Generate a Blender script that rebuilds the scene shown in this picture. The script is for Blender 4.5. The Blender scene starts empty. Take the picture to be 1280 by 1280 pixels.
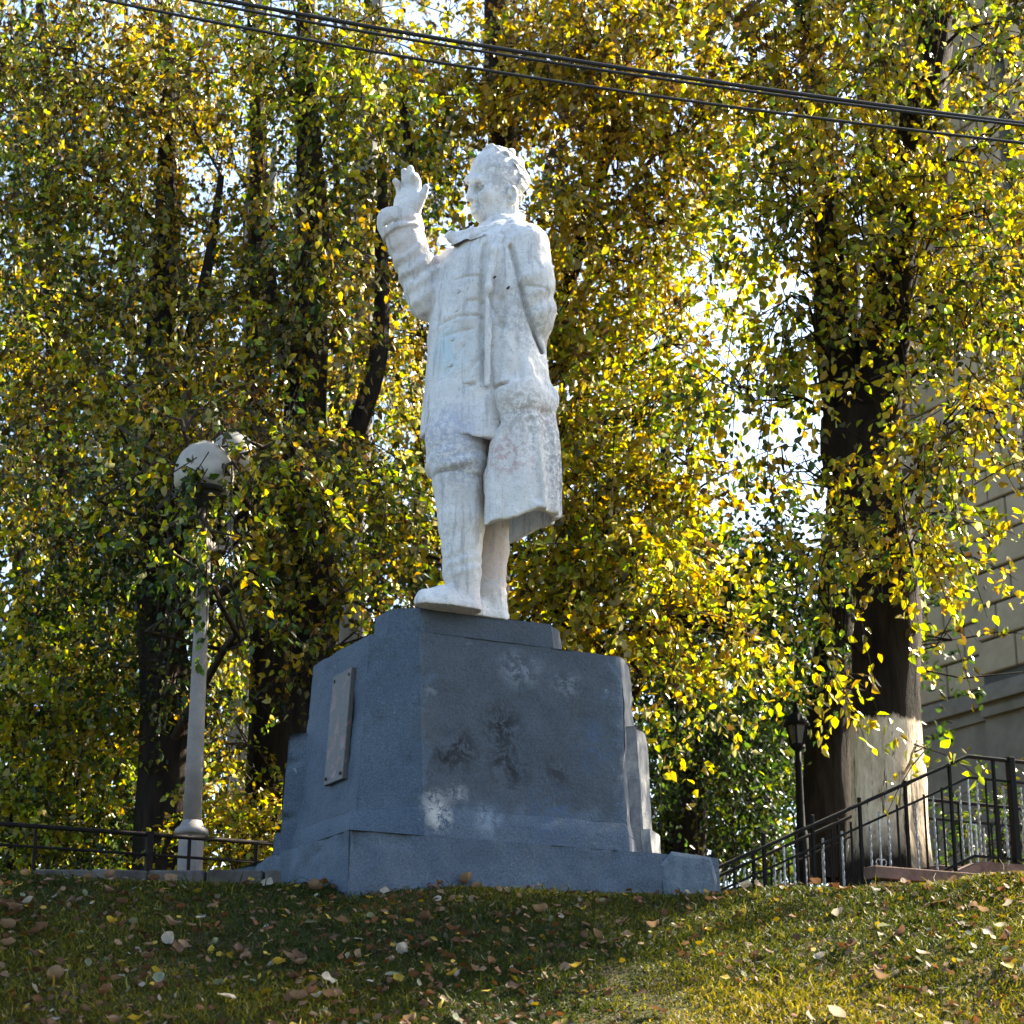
import bpy, bmesh, math, random
import numpy as np
from mathutils import Vector, Matrix

scene = bpy.context.scene
COL = scene.collection
rng = np.random.default_rng(7)
random.seed(7)

# ------------------------------------------------------------------ camera
F_PX = 2583.0
PITCH = math.radians(17.4)
CAM = np.array([0.0, 0.0, 1.6])
cam_data = bpy.data.cameras.new('camera')
cam_data.sensor_width = 36.0
cam_data.lens = 36.0 * F_PX / 1280.0
cam_data.clip_start = 0.1
cam_data.clip_end = 2000.0
cam = bpy.data.objects.new('camera', cam_data)
COL.objects.link(cam)
cam.location = CAM
cam.rotation_euler = (math.pi / 2 + PITCH, 0, 0)
scene.camera = cam
cam_data.dof.use_dof = True
cam_data.dof.focus_distance = 13.6
cam_data.dof.aperture_fstop = 4.0

# ------------------------------------------------------------------ light
SUN_EL = math.radians(39)
SUN_AZ = math.radians(57)          # clockwise from +Y, i.e. behind the trees to the right
world = bpy.data.worlds.new('World')
scene.world = world
world.use_nodes = True
wn = world.node_tree
wn.nodes.clear()
sky = wn.nodes.new('ShaderNodeTexSky')
sky.sky_type = 'NISHITA'
sky.sun_disc = False
sky.sun_elevation = SUN_EL
sky.sun_rotation = SUN_AZ
sky.air_density = 1.0
sky.dust_density = 1.6
sky.ozone_density = 0.6
bg = wn.nodes.new('ShaderNodeBackground')
bg.inputs['Strength'].default_value = 0.07
wo = wn.nodes.new('ShaderNodeOutputWorld')
wn.links.new(sky.outputs[0], bg.inputs[0])
wn.links.new(bg.outputs[0], wo.inputs[0])

S = Vector((math.cos(SUN_EL) * math.sin(SUN_AZ), math.cos(SUN_EL) * math.cos(SUN_AZ), math.sin(SUN_EL)))
sl = bpy.data.lights.new('sun', 'SUN')
sl.energy = 5.0
sl.angle = math.radians(0.53)
sl.color = (1.0, 0.90, 0.72)
so = bpy.data.objects.new('sun', sl)
COL.objects.link(so)
so.rotation_euler = S.to_track_quat('Z', 'Y').to_euler()
so.location = (20, 20, 30)

scene.view_settings.view_transform = 'Standard'
scene.view_settings.look = 'None'
scene.view_settings.gamma = 1.0
scene.view_settings.use_curve_mapping = False
scene.view_settings.exposure = 2.8
scene.render.engine = 'CYCLES'
scene.cycles.max_bounces = 7
scene.cycles.transmission_bounces = 6
scene.cycles.diffuse_bounces = 3
scene.cycles.glossy_bounces = 2

# ------------------------------------------------------------------ helpers
_cp, _sp = math.cos(PITCH), math.sin(PITCH)

def at(px, py, Y):
    """world point seen at pixel (px, py) of a 1280 picture, at ground distance Y"""
    a = (px - 640.0) / F_PX
    b = (640.0 - py) / F_PX
    d = np.array([a, _cp - b * _sp, _sp + b * _cp])
    return CAM + d * (Y / d[1])

def at_z(px, py, z):
    a = (px - 640.0) / F_PX
    b = (640.0 - py) / F_PX
    d = np.array([a, _cp - b * _sp, _sp + b * _cp])
    return CAM + d * ((z - CAM[2]) / d[2])

def proj(P):
    P = np.asarray(P, float) - CAM
    dep = P[..., 1] * _cp + P[..., 2] * _sp
    up = -P[..., 1] * _sp + P[..., 2] * _cp
    return 640 + F_PX * P[..., 0] / dep, 640 - F_PX * up / dep

def mpp(px, py, Y):
    """metres per pixel there"""
    p = at(px, py, Y) - CAM
    return (p[1] * _cp + p[2] * _sp) / F_PX

def link_mesh(name, me, mat=None, parent=None, loc=None):
    o = bpy.data.objects.new(name, me)
    COL.objects.link(o)
    if mat is not None and len(me.materials) == 0:
        me.materials.append(mat)
    if parent is not None:
        o.parent = parent
        o.location = -Vector(parent.location) if loc is None else loc
        if parent.parent is not None and loc is None:
            pass
    elif loc is not None:
        o.location = loc
    return o

def mesh_np(name, V, Fq, smooth=False):
    """mesh from numpy verts and (n,k) faces"""
    me = bpy.data.meshes.new(name)
    V = np.asarray(V, np.float32)
    Fq = np.asarray(Fq, np.int32)
    n, k = Fq.shape
    me.vertices.add(len(V))
    me.vertices.foreach_set('co', V.ravel())
    me.loops.add(n * k)
    me.loops.foreach_set('vertex_index', Fq.ravel())
    me.polygons.add(n)
    me.polygons.foreach_set('loop_start', np.arange(0, n * k, k, dtype=np.int32))
    if smooth:
        me.polygons.foreach_set('use_smooth', np.ones(n, bool))
    me.update(calc_edges=True)
    return me

class MB:
    """collects simple shapes (world coordinates) for one mesh"""
    def __init__(self):
        self.v, self.f = [], []
    def add(self, vs, fs):
        o = len(self.v)
        self.v.extend([tuple(map(float, p)) for p in vs])
        self.f.extend([tuple(i + o for i in q) for q in fs])
        return self
    def box(self, c, sx, sy, sz, ax=(1, 0, 0), ay=(0, 1, 0), az=(0, 0, 1)):
        c, ax, ay, az = map(np.asarray, (c, ax, ay, az))
        vs = [c + ax * sx * i + ay * sy * j + az * sz * k for k in (-.5, .5) for j in (-.5, .5) for i in (-.5, .5)]
        return self.add(vs, [(0, 2, 3, 1), (4, 5, 7, 6), (0, 1, 5, 4), (2, 6, 7, 3), (0, 4, 6, 2), (1, 3, 7, 5)])
    def tube(self, pts, rad, n=8, caps=True):
        pts = [np.asarray(p, float) for p in pts]
        rad = [rad] * len(pts) if np.isscalar(rad) else rad
        vs, fs = [], []
        ref = None
        for i, p in enumerate(pts):
            d = pts[min(i + 1, len(pts) - 1)] - pts[max(i - 1, 0)]
            d = d / (np.linalg.norm(d) + 1e-9)
            if ref is None:
                ref = np.array([0, 0, 1.0]) if abs(d[2]) < .9 else np.array([0, 1.0, 0])
            u = np.cross(d, ref); u /= np.linalg.norm(u) + 1e-9
            w = np.cross(u, d); ref = w
            for k in range(n):
                t = 2 * math.pi * k / n
                vs.append(p + (u * math.cos(t) + w * math.sin(t)) * rad[i])
        for i in range(len(pts) - 1):
            for k in range(n):
                a, b = i * n + k, i * n + (k + 1) % n
                fs.append((a, b, b + n, a + n))
        if caps:
            fs.append(tuple(range(n - 1, -1, -1)))
            fs.append(tuple(range((len(pts) - 1) * n, len(pts) * n)))
        return self.add(vs, fs)
    def lathe(self, prof, c, n=20):
        """prof: list of (r, z) from bottom to top"""
        vs, fs = [], []
        for r, z in prof:
            for k in range(n):
                t = 2 * math.pi * k / n
                vs.append((c[0] + r * math.cos(t), c[1] + r * math.sin(t), c[2] + z))
        for i in range(len(prof) - 1):
            for k in range(n):
                a, b = i * n + k, i * n + (k + 1) % n
                fs.append((a, b, b + n, a + n))
        fs.append(tuple(range(n - 1, -1, -1)))
        fs.append(tuple(range((len(prof) - 1) * n, len(prof) * n)))
        return self.add(vs, fs)
    def prism(self, ring0, ring1):
        n = len(ring0)
        fs = [(i, (i + 1) % n, n + (i + 1) % n, n + i) for i in range(n)]
        fs += [tuple(range(n - 1, -1, -1)), tuple(range(n, 2 * n))]
        return self.add(list(ring0) + list(ring1), fs)
    def build(self, name, mat, parent=None, smooth=False, bevel=0, origin=None, kind=None):
        me = bpy.data.meshes.new(name)
        off = np.zeros(3)
        if origin is not None:
            off = np.asarray(origin, float)
        me.from_pydata([tuple(np.asarray(p) - off) for p in self.v], [], self.f)
        bm = bmesh.new(); bm.from_mesh(me)
        bmesh.ops.recalc_face_normals(bm, faces=bm.faces)
        if bevel > 0:
            es = [e for e in bm.edges if len(e.link_faces) == 2 and e.calc_face_angle(0) > .35]
            bmesh.ops.bevel(bm, geom=es, offset=bevel, segments=2, profile=.5, affect='EDGES', clamp_overlap=True)
        bm.to_mesh(me); bm.free()
        if smooth:
            for p in me.polygons: p.use_smooth = True
        o = bpy.data.objects.new(name, me)
        COL.objects.link(o)
        me.materials.append(mat)
        place(o, off, parent)
        if kind: o['kind'] = kind
        return o

def wpos(o):
    p = np.zeros(3)
    while o is not None:
        p += np.array(o.location); o = o.parent
    return p

def place(o, off, parent):
    """keep o's mesh at world offset off under an unrotated parent"""
    if parent is not None:
        o.parent = parent
        o.location = Vector(np.asarray(off) - wpos(parent))
    else:
        o.location = Vector(off)

def thing(name, label, cat, loc, group=None):
    o = bpy.data.objects.new(name, None)
    COL.objects.link(o)
    o.empty_display_size = .2
    o.location = Vector(loc)
    return tag(o, label, cat, group)

def tag(o, label, cat, group=None, kind=None):
    o['label'] = label; o['category'] = cat
    if group: o['group'] = group
    if kind: o['kind'] = kind
    return o

# value noise on arrays
_NG = np.random.default_rng(99).random((32, 32, 32)).astype(np.float32)
def vnoise(P):
    P = np.asarray(P, np.float32)
    i = np.floor(P).astype(int); f = P - i
    f = f * f * (3 - 2 * f)
    r = 0
    for dx in (0, 1):
        wx = f[..., 0] if dx else 1 - f[..., 0]
        for dy in (0, 1):
            wy = f[..., 1] if dy else 1 - f[..., 1]
            for dz in (0, 1):
                wz = f[..., 2] if dz else 1 - f[..., 2]
                r = r + wx * wy * wz * _NG[(i[..., 0] + dx) % 32, (i[..., 1] + dy) % 32, (i[..., 2] + dz) % 32]
    return r * 2 - 1

# ------------------------------------------------------------------ materials
class Mat:
    def __init__(self, name, rough=.8, spec=.3):
        self.m = bpy.data.materials.new(name)
        self.m.use_nodes = True
        self.t = self.m.node_tree
        self.t.nodes.clear()
        self.out = self.t.nodes.new('ShaderNodeOutputMaterial')
        self.p = self.t.nodes.new('ShaderNodeBsdfPrincipled')
        self.p.inputs['Roughness'].default_value = rough
        self.p.inputs['Specular IOR Level'].default_value = spec
        self.t.links.new(self.p.outputs[0], self.out.inputs[0])
        self.tc = self.t.nodes.new('ShaderNodeTexCoord')
        self.geo = self.t.nodes.new('ShaderNodeNewGeometry')
        self.pos = self.geo.outputs['Position']
        self.obj = self.tc.outputs['Object']
    def n(self, kind, **kw):
        nd = self.t.nodes.new(kind)
        for k, v in kw.items(): setattr(nd, k, v)
        return nd
    def l(self, a, b): self.t.links.new(a, b)
    def noise(self, scale, detail=4, rough=.6, src=None, stretch=None, dist=0):
        nd = self.n('ShaderNodeTexNoise')
        nd.inputs['Scale'].default_value = scale
        nd.inputs['Detail'].default_value = detail
        nd.inputs['Roughness'].default_value = rough
        nd.inputs['Distortion'].default_value = dist
        s = src or self.pos
        if stretch:
            mp = self.n('ShaderNodeMapping'); mp.inputs['Scale'].default_value = stretch
            self.l(s, mp.inputs[0]); s = mp.outputs[0]
        self.l(s, nd.inputs['Vector'])
        return nd.outputs['Fac']
    def ramp(self, fac, stops):
        nd = self.n('ShaderNodeValToRGB')
        el = nd.color_ramp.elements
        while len(el) < len(stops): el.new(.5)
        for e, (p, c) in zip(el, stops):
            e.position = p
            e.color = (c, c, c, 1) if np.isscalar(c) else (*c, 1)
        self.l(fac, nd.inputs[0])
        return nd.outputs[0]
    def mix(self, fac, a, b, mode='MIX'):
        nd = self.n('ShaderNodeMix', data_type='RGBA', blend_type=mode)
        for sock, v in ((nd.inputs[0], fac), (nd.inputs[6], a), (nd.inputs[7], b)):
            if hasattr(v, 'links') or hasattr(v, 'is_linked'): self.l(v, sock)
            elif np.isscalar(v): sock.default_value = v
            else: sock.default_value = (*v, 1)
        return nd.outputs[2]
    def math(self, op, a, b=0., clamp=False):
        nd = self.n('ShaderNodeMath', operation=op, use_clamp=clamp)
        for sock, v in ((nd.inputs[0], a), (nd.inputs[1], b)):
            if np.isscalar(v): sock.default_value = v
            else: self.l(v, sock)
        return nd.outputs[0]
    def blob(self, c, r, soft=.6):
        """1 inside a ball at world point c, fading out"""
        d = self.n('ShaderNodeVectorMath', operation='DISTANCE')
        self.l(self.pos, d.inputs[0]); d.inputs[1].default_value = tuple(map(float, c))
        mr = self.n('ShaderNodeMapRange')
        mr.inputs[1].default_value = r; mr.inputs[2].default_value = r * soft
        mr.inputs[3].default_value = 0; mr.inputs[4].default_value = 1
        self.l(d.outputs['Value'], mr.inputs[0])
        return mr.outputs[0]
    def sep(self, v):
        nd = self.n('ShaderNodeSeparateXYZ'); self.l(v, nd.inputs[0]); return nd.outputs
    def color(self, c):
        s = self.p.inputs['Base Color']
        if hasattr(c, 'is_linked'): self.l(c, s)
        else: s.default_value = (*c, 1)
        return self
    def bump(self, h, strength=.4, dist=.01):
        b = self.n('ShaderNodeBump'); b.inputs['Strength'].default_value = strength
        b.inputs['Distance'].default_value = dist
        self.l(h, b.inputs['Height']); self.l(b.outputs[0], self.p.inputs['Normal'])
        return self

def simple(name, c, rough=.7, spec=.3, var=.25, scale=20, bump=.2, metallic=0):
    m = Mat(name, rough, spec)
    nz = m.noise(scale, 5, .65)
    c = np.array(c)
    m.color(m.ramp(nz, [(.3, tuple(c * (1 - var))), (.7, tuple(np.minimum(c * (1 + var), .9)))]))
    if bump: m.bump(m.noise(scale * 5, 3), bump, .004)
    m.p.inputs['Metallic'].default_value = metallic
    return m.m

# ------------------------------------------------------------------ directions of the place
U = np.array([math.sin(math.radians(62)), math.cos(math.radians(62)), 0.])    # along the long side of the monument and the stairs
Nn = np.array([U[1], -U[0], 0.])                                              # towards the street
Fd = np.array([-.862, -.506, 0.]); Ld = np.array([.506, -.862, 0.])           # statue's front, statue's left
def along(px, py, P0, d):
    """point on the upright plane through P0 along d that is seen at pixel (px, py)"""
    a = (px - 640.0) / F_PX; b = (640.0 - py) / F_PX
    r = np.array([a, _cp - b * _sp, _sp + b * _cp])
    # CAM.xy + s*r.xy = P0.xy + t*d.xy
    A = np.array([[r[0], -d[0]], [r[1], -d[1]]])
    s, t = np.linalg.solve(A, (np.asarray(P0) - CAM)[:2])
    return CAM + s * r

# ------------------------------------------------------------------ ground
CREST_Y = 12.15
_cx = np.array([-200, 0, 150, 300, 440, 600, 820, 905, 1000, 1110, 1200, 1280, 1500])
_cy = np.array([1100, 1100, 1109, 1109, 1106, 1109, 1120, 1123, 1117, 1112, 1107, 1103, 1099])
_cX = np.array([at(x, y, CREST_Y)[0] for x, y in zip(_cx, _cy)])
_cZ = np.array([at(x, y, CREST_Y)[2] for x, y in zip(_cx, _cy)])
def ground_z(x, y):
    x = np.asarray(x, float); y = np.asarray(y, float)
    zc = np.interp(x, _cX, _cZ)
    s = .40
    below = zc - (CREST_Y - y) * s
    above = zc + np.clip(y - CREST_Y, 0, 7) * .108
    z = np.where(y < CREST_Y, below, above)
    k = .12                                           # rounded shoulder
    z = z - .0 * k
    road = 0.0
    t = np.clip((z - road) / .3, 0, None)
    z = np.maximum(z, road)
    rough = .03 * vnoise(np.stack([x * 1.3, y * 1.3, 0 * x], -1)) + .015 * vnoise(np.stack([x * 4, y * 4, 0 * x + 5], -1))
    return z + np.where(z > .02, rough * np.clip(1 - np.maximum(y - 16, 0) / 10, .2, 1), 0)

m = Mat('soil_and_turf', .95, .1)
nz = m.noise(3.5, 6, .65); nf = m.noise(40, 4, .7)
c1 = m.ramp(nf, [(.3, (.018, .022, .006)), (.55, (.034, .037, .009)), (.8, (.075, .06, .022))])
c2 = m.ramp(nf, [(.3, (.028, .022, .013)), (.7, (.08, .055, .03))])
m.color(m.mix(m.ramp(nz, [(.45, 0.), (.65, 1.)]), c1, c2))
m.bump(m.noise(60, 5), .6, .02)
M_SOIL = m.m
xs = np.unique(np.concatenate([np.linspace(-5.5, 5.5, 170), np.array([-900, -400, -200, -100, -60, -40, -30, -22, -16, -12, -9, -7, -6.2]), -np.array([-900, -400, -200, -100, -60, -40, -30, -22, -16, -12, -9, -7, -6.2])]))
ys = np.unique(np.concatenate([np.linspace(8.6, 13.6, 110), np.array([-300, -100, -40, -10, 0, 2, 3, 4, 5, 6, 7, 7.8]), np.linspace(13.8, 20, 26), np.array([22, 25, 30, 36, 45, 60, 90, 150, 300, 600, 1200])]))
GX, GY = np.meshgrid(xs, ys)
GZ = ground_z(GX, GY)
nx, ny = len(xs), len(ys)
idx = np.arange(nx * ny).reshape(ny, nx)
Fq = np.stack([idx[:-1, :-1], idx[:-1, 1:], idx[1:, 1:], idx[1:, :-1]], -1).reshape(-1, 4)
ground = link_mesh('ground', mesh_np('ground', np.stack([GX, GY, GZ], -1).reshape(-1, 3), Fq, True), M_SOIL)
ground['kind'] = 'structure'; ground['label'] = 'grassy earth bank rising from the street to the monument'
# street the photographer stands on
m = Mat('asphalt', .9, .2)
m.color(m.ramp(m.noise(120, 4, .7), [(.3, (.035, .035, .036)), (.7, (.075, .073, .07))])).bump(m.noise(200, 3), .4, .004)
road = MB().add([(-300, -30, .012), (300, -30, .012), (300, 3.2, .012), (-300, 3.2, .012)], [(0, 1, 2, 3)]).build('road', m.m)
road['kind'] = 'structure'

# ------------------------------------------------------------------ leaf and grass materials
def leaf_material(name, trans=.5, rough=.42, spec=.45, sat=1.0):
    mt = bpy.data.materials.new(name); mt.use_nodes = True
    t = mt.node_tree; t.nodes.clear()
    out = t.nodes.new('ShaderNodeOutputMaterial')
    at_ = t.nodes.new('ShaderNodeAttribute'); at_.attribute_name = 'tint'
    p = t.nodes.new('ShaderNodeBsdfPrincipled')
    p.inputs['Roughness'].default_value = rough
    p.inputs['Specular IOR Level'].default_value = spec
    tr = t.nodes.new('ShaderNodeBsdfTranslucent')
    hs = t.nodes.new('ShaderNodeHueSaturation')
    hs.inputs['Saturation'].default_value = 1.08 * sat; hs.inputs['Value'].default_value = 1.2
    mx = t.nodes.new('ShaderNodeMixShader'); mx.inputs[0].default_value = trans
    t.links.new(at_.outputs['Color'], p.inputs['Base Color'])
    t.links.new(at_.outputs['Color'], hs.inputs['Color'])
    t.links.new(hs.outputs[0], tr.inputs[0])
    t.links.new(p.outputs[0], mx.inputs[1]); t.links.new(tr.outputs[0], mx.inputs[2])
    t.links.new(mx.outputs[0], out.inputs[0])
    return mt
M_LEAF = leaf_material('autumn_leaf', .50, .36, .38)
M_GRASS = leaf_material('grass_blade', .35, .6, .25)
M_DRY = leaf_material('dry_leaf', .2, .7, .2)

def norm(v): return v / (np.linalg.norm(v, axis=-1, keepdims=True) + 1e-9)

def leaf_arrays(P, ax, nr, L, wid=.62):
    """six-vertex folded ovate leaves"""
    s = norm(np.cross(ax, nr)); nr = norm(np.cross(s, ax))
    L = L[:, None]; w = wid * .5 * L
    tip = P + ax * L - nr * L * .10
    V = np.stack([P, P + ax * L * .30 + s * w + nr * L * .10, P + ax * L * .68 + s * w * .72 + nr * L * .05, tip,
                  P + ax * L * .68 - s * w * .72 + nr * L * .05, P + ax * L * .30 - s * w + nr * L * .10], 1)
    n = len(P)
    b = (np.arange(n) * 6)[:, None]
    Fq = np.concatenate([b + np.array([0, 1, 2, 3]), b + np.array([0, 3, 4, 5])], 1).reshape(-1, 4)
    return V.reshape(-1, 3), Fq

def tinted(name, V, Fq, tint_per_face, mat, parent=None, smooth=False, off=None):
    off = np.zeros(3) if off is None else off
    me = mesh_np(name, V - off, Fq, smooth)
    a = me.attributes.new('tint', 'FLOAT_COLOR', 'FACE')
    c = np.ones((len(Fq), 4), np.float32); c[:, :3] = tint_per_face
    a.data.foreach_set('color', c.ravel())
    me.materials.append(mat)
    o = bpy.data.objects.new(name, me); COL.objects.link(o)
    place(o, off, parent)
    return o

# ------------------------------------------------------------------ monument pedestal
B0 = at(530, 1040, 12.42)                         # the corner nearest the street
def paint(name, seed=0):
    m = Mat(name, .78, .25)
    big = m.noise(2.2, 5, .6); fine = m.noise(85, 4, .85); mid = m.noise(9, 6, .7, dist=.4)
    base = m.ramp(big, [(.35, (.056, .078, .108)), (.65, (.074, .099, .130))])
    base = m.mix(.75, base, m.ramp(fine, [(.30, (.25, .25, .26)), (.70, (1.75, 1.75, 1.70))]), 'MULTIPLY')
    # weather-worn darker and paler spots
    base = m.mix(m.ramp(mid, [(.56, 0.), (.66, .45)]), base, (.075, .09, .105))
    base = m.mix(m.ramp(m.noise(14, 5, .7, dist=.6), [(.66, 0.), (.72, .55)]), base, (.30, .33, .36))
    return m, base
m, base = paint('blue_grey_paint')
gx, gy, gz = [], [], []
m.color(base)
m.bump(m.noise(45, 6, .7), .5, .012)
M_PAINT = m.m
# body paint with the worn marks the photograph shows on the long side, plus shade painted over that side
m, base = paint('worn_shaded_blue_grey_paint')
nzb = m.noise(10, 6, .8, dist=.6)
def mark(px, py, r, col, amt, base):
    c = along(px, py, B0, U)
    k = m.blob(c, r * 1.25, .35)
    k = m.math('MULTIPLY', k, m.ramp(nzb, [(.455, 0.), (.545, 1.)]))
    return m.mix(m.math('MULTIPLY', k, amt), base, col)
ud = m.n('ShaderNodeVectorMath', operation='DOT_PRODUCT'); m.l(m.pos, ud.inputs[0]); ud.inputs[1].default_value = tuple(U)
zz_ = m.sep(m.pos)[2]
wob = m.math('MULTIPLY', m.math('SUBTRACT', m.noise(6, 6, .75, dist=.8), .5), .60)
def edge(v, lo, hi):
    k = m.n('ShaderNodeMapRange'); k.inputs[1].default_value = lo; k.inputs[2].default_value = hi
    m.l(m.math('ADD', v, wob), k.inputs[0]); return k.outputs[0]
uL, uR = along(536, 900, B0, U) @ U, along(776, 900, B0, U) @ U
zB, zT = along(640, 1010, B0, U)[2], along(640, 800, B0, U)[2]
shade_wear_panel = m.math('MULTIPLY', m.math('MULTIPLY', edge(ud.outputs['Value'], uL - .02, uL + .03), edge(ud.outputs['Value'], uR + .06, uR - .04)),
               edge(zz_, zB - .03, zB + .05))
base = m.mix(m.math('MULTIPLY', shade_wear_panel, m.ramp(m.noise(4, 5, .7, dist=.5), [(.3, .55), (.65, .95)])), base, m.ramp(m.noise(60, 4, .85), [(.3, (.022, .030, .038)), (.7, (.066, .080, .092))]))  # long side darkened: its shade, along with wear, put into the paint
for px, py, r, col, amt in ((655, 832, .15, (.17, .20, .235), .8), (680, 826, .09, (.17, .20, .235), .7), (714, 848, .13, (.16, .19, .22), .8), (634, 905, .16, (.010, .013, .016), 1.0),
                            (640, 955, .16, (.012, .015, .018), 1.0), (582, 935, .14, (.010, .013, .016), 1.0), (560, 945, .1, (.012, .015, .018), 1.0), (700, 965, .12, (.02, .024, .03), .9),
                            (545, 1005, .10, (.28, .28, .28), .9), (548, 1024, .09, (.36, .36, .33), .95), (575, 990, .08, (.22, .23, .24), .9), (745, 930, .16, (.05, .085, .15), .8), (690, 1020, .2, (.045, .08, .14), .7),
                            (608, 1026, .11, (.15, .19, .23), .8), (544, 770, .10, (.10, .012, .018), 1.0), (533, 768, .07, (.10, .012, .018), 1.0), (545, 850, .09, (.018, .022, .026), .9), (542, 905, .13, (.06, .07, .08), .9), (690, 770, .13, (.33, .35, .37), .9), (545, 860, .07, (.33, .37, .4), .8)):  # pale mark at the slab's right end paints in its sunlight
    base = mark(px, py, r, col, amt, base)
# far right corner paled: bare concrete, and sunlight put into the colour
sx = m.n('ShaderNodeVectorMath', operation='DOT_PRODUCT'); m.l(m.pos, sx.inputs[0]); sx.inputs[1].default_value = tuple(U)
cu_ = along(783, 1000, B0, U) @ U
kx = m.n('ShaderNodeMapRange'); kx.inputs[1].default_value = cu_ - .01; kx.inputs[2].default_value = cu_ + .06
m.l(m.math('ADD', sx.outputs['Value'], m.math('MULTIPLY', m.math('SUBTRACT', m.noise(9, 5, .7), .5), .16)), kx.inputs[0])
bare_sunlit = m.ramp(m.noise(8, 6, .7, stretch=(1, 1, .5), dist=.5), [(.38, (.13, .13, .14)), (.52, (.26, .25, .24)), (.66, (.42, .40, .36))])
base = m.mix(m.math('MULTIPLY', kx.outputs[0], .85), base, bare_sunlit)
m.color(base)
hb = m.math('ADD', m.noise(45, 6, .7), m.math('MULTIPLY', m.noise(7, 4), 1.5))
m.bump(hb, .5, .015)
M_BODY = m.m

pedestal = thing('monument_pedestal', 'weathered blue-grey painted pedestal with cut corners under the white statue', 'pedestal', (B0[0] + .1, B0[1] + .9, ground_z(B0[0], B0[1] + .9)))
AZ_CH = math.radians(107)
Dch = np.array([-math.sin(AZ_CH), -math.cos(AZ_CH), 0.])       # along the near cut corner, to the left
Dfr = np.array([-math.sin(math.radians(153)), -math.cos(math.radians(153)), 0.])   # along the plaque side, away
Drc = np.array([math.sin(math.radians(17)), math.cos(math.radians(17)), 0.])       # along the far right cut corner
def ring(A, Bp, Cp, Dp, z, lc=.36):
    """eight corners: D A B C and the hidden far side"""
    pts = [Dp, A, Bp, Cp, Cp + Drc * lc]
    # far side by the length of the front
    fl = np.linalg.norm((Dp - A)[:2])
    e = pts[4] + Dfr * fl
    f = Dp + np.array([math.sin(math.radians(17)), math.cos(math.radians(17)), 0]) * lc
    pts += [e, f]
    return [np.array([p[0], p[1], z]) for p in pts]
def corner_set(pB, pA, pC, pD, Bw):
    A = along(*pA, Bw, Dch); C = along(*pC, Bw, U); D = along(*pD, A, Dfr)
    return A, C, D
# main block
Bb = at(530, 1042, 12.42); zb = Bb[2]
A_, C_, D_ = corner_set(None, (440, 1036), (783, 1058), (362, 1052), Bb)
Bt = at(524, 789, 12.50); zt = Bt[2]
At_, Ct_, Dt_ = corner_set(None, (462, 793), (776, 825), (390, 842), Bt)
r0, r1 = ring(A_, Bb, C_, D_, zb - .12), ring(At_, Bt, Ct_, Dt_, zt, .30)
def grid_prism(mbx, ring0, ring1, nz=14, nu=10, amp=.006, seed=0):
    """side faces as grids so that the plaster can be uneven"""
    n = len(ring0)
    for i in range(n):
        a0, a1, b0, b1 = ring0[i], ring0[(i + 1) % n], ring1[i], ring1[(i + 1) % n]
        vs = []
        for k in range(nz + 1):
            for j in range(nu + 1):
                s, t = j / nu, k / nz
                vs.append((a0 * (1 - s) + a1 * s) * (1 - t) + (b0 * (1 - s) + b1 * s) * t)
        vs = np.array(vs)
        dn = np.cross(a1 - a0, b0 - a0); dn /= np.linalg.norm(dn)
        w = vnoise(vs * 7 + seed) * amp + vnoise(vs * 2.3 + seed) * amp * 1.2 + vnoise(vs * 21 + seed) * amp * .45 - np.maximum(vnoise(vs * 11 + seed + 5) - .45, 0) * amp * 3
        vs = vs + dn * w[:, None]
        fs = [(k * (nu + 1) + j, k * (nu + 1) + j + 1, (k + 1) * (nu + 1) + j + 1, (k + 1) * (nu + 1) + j) for k in range(nz) for j in range(nu)]
        mbx.add(vs, fs)
    mbx.add(ring1, [tuple(range(n))]); mbx.add(ring0, [tuple(range(n - 1, -1, -1))])
    return mbx
def build_weld(mbx, name, mat, parent, smooth=True):
    o = mbx.build(name, mat, parent)
    me = o.data
    bm = bmesh.new(); bm.from_mesh(me)
    bmesh.ops.remove_doubles(bm, verts=bm.verts, dist=.004)
    bmesh.ops.recalc_face_normals(bm, faces=bm.faces)
    for e in bm.edges: e.smooth = not (len(e.link_faces) == 2 and e.calc_face_angle(0) > .5)
    for f in bm.faces: f.smooth = True
    bm.to_mesh(me); bm.free()
    return o
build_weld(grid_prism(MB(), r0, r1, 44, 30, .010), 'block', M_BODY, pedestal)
# rounded arris: worn edge strips on the near corner are left to the plaster's unevenness
# flared foot of the block
def offs(rg, d, z):
    c = np.mean(rg, 0); out = []
    n = len(rg)
    for i in range(n):
        p0, p1, p2 = rg[i - 1][:2], rg[i][:2], rg[(i + 1) % n][:2]
        n1 = np.array([(p1 - p0)[1], -(p1 - p0)[0]]); n1 /= np.linalg.norm(n1)
        n2 = np.array([(p2 - p1)[1], -(p2 - p1)[0]]); n2 /= np.linalg.norm(n2)
        m_ = n1 + n2; m_ /= np.linalg.norm(m_); m_ = m_ / max(.5, m_ @ n1)
        if m_ @ (p1 - c[:2]) < 0: m_ = -m_
        out.append(np.array([*(p1 + m_ * d), z]))
    return out
zf = at(530, 1012, 12.42)[2]
rA = offs(r0, .030, zb - .10); rB = offs(r0, .022, zf - .06); rC = offs(r0, -.005, zf + .02)
build_weld(grid_prism(grid_prism(MB(), rA, rB, 4, 14, .004, 3), rB, rC, 2, 14, .003, 3), 'foot', M_BODY, pedestal)
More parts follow.
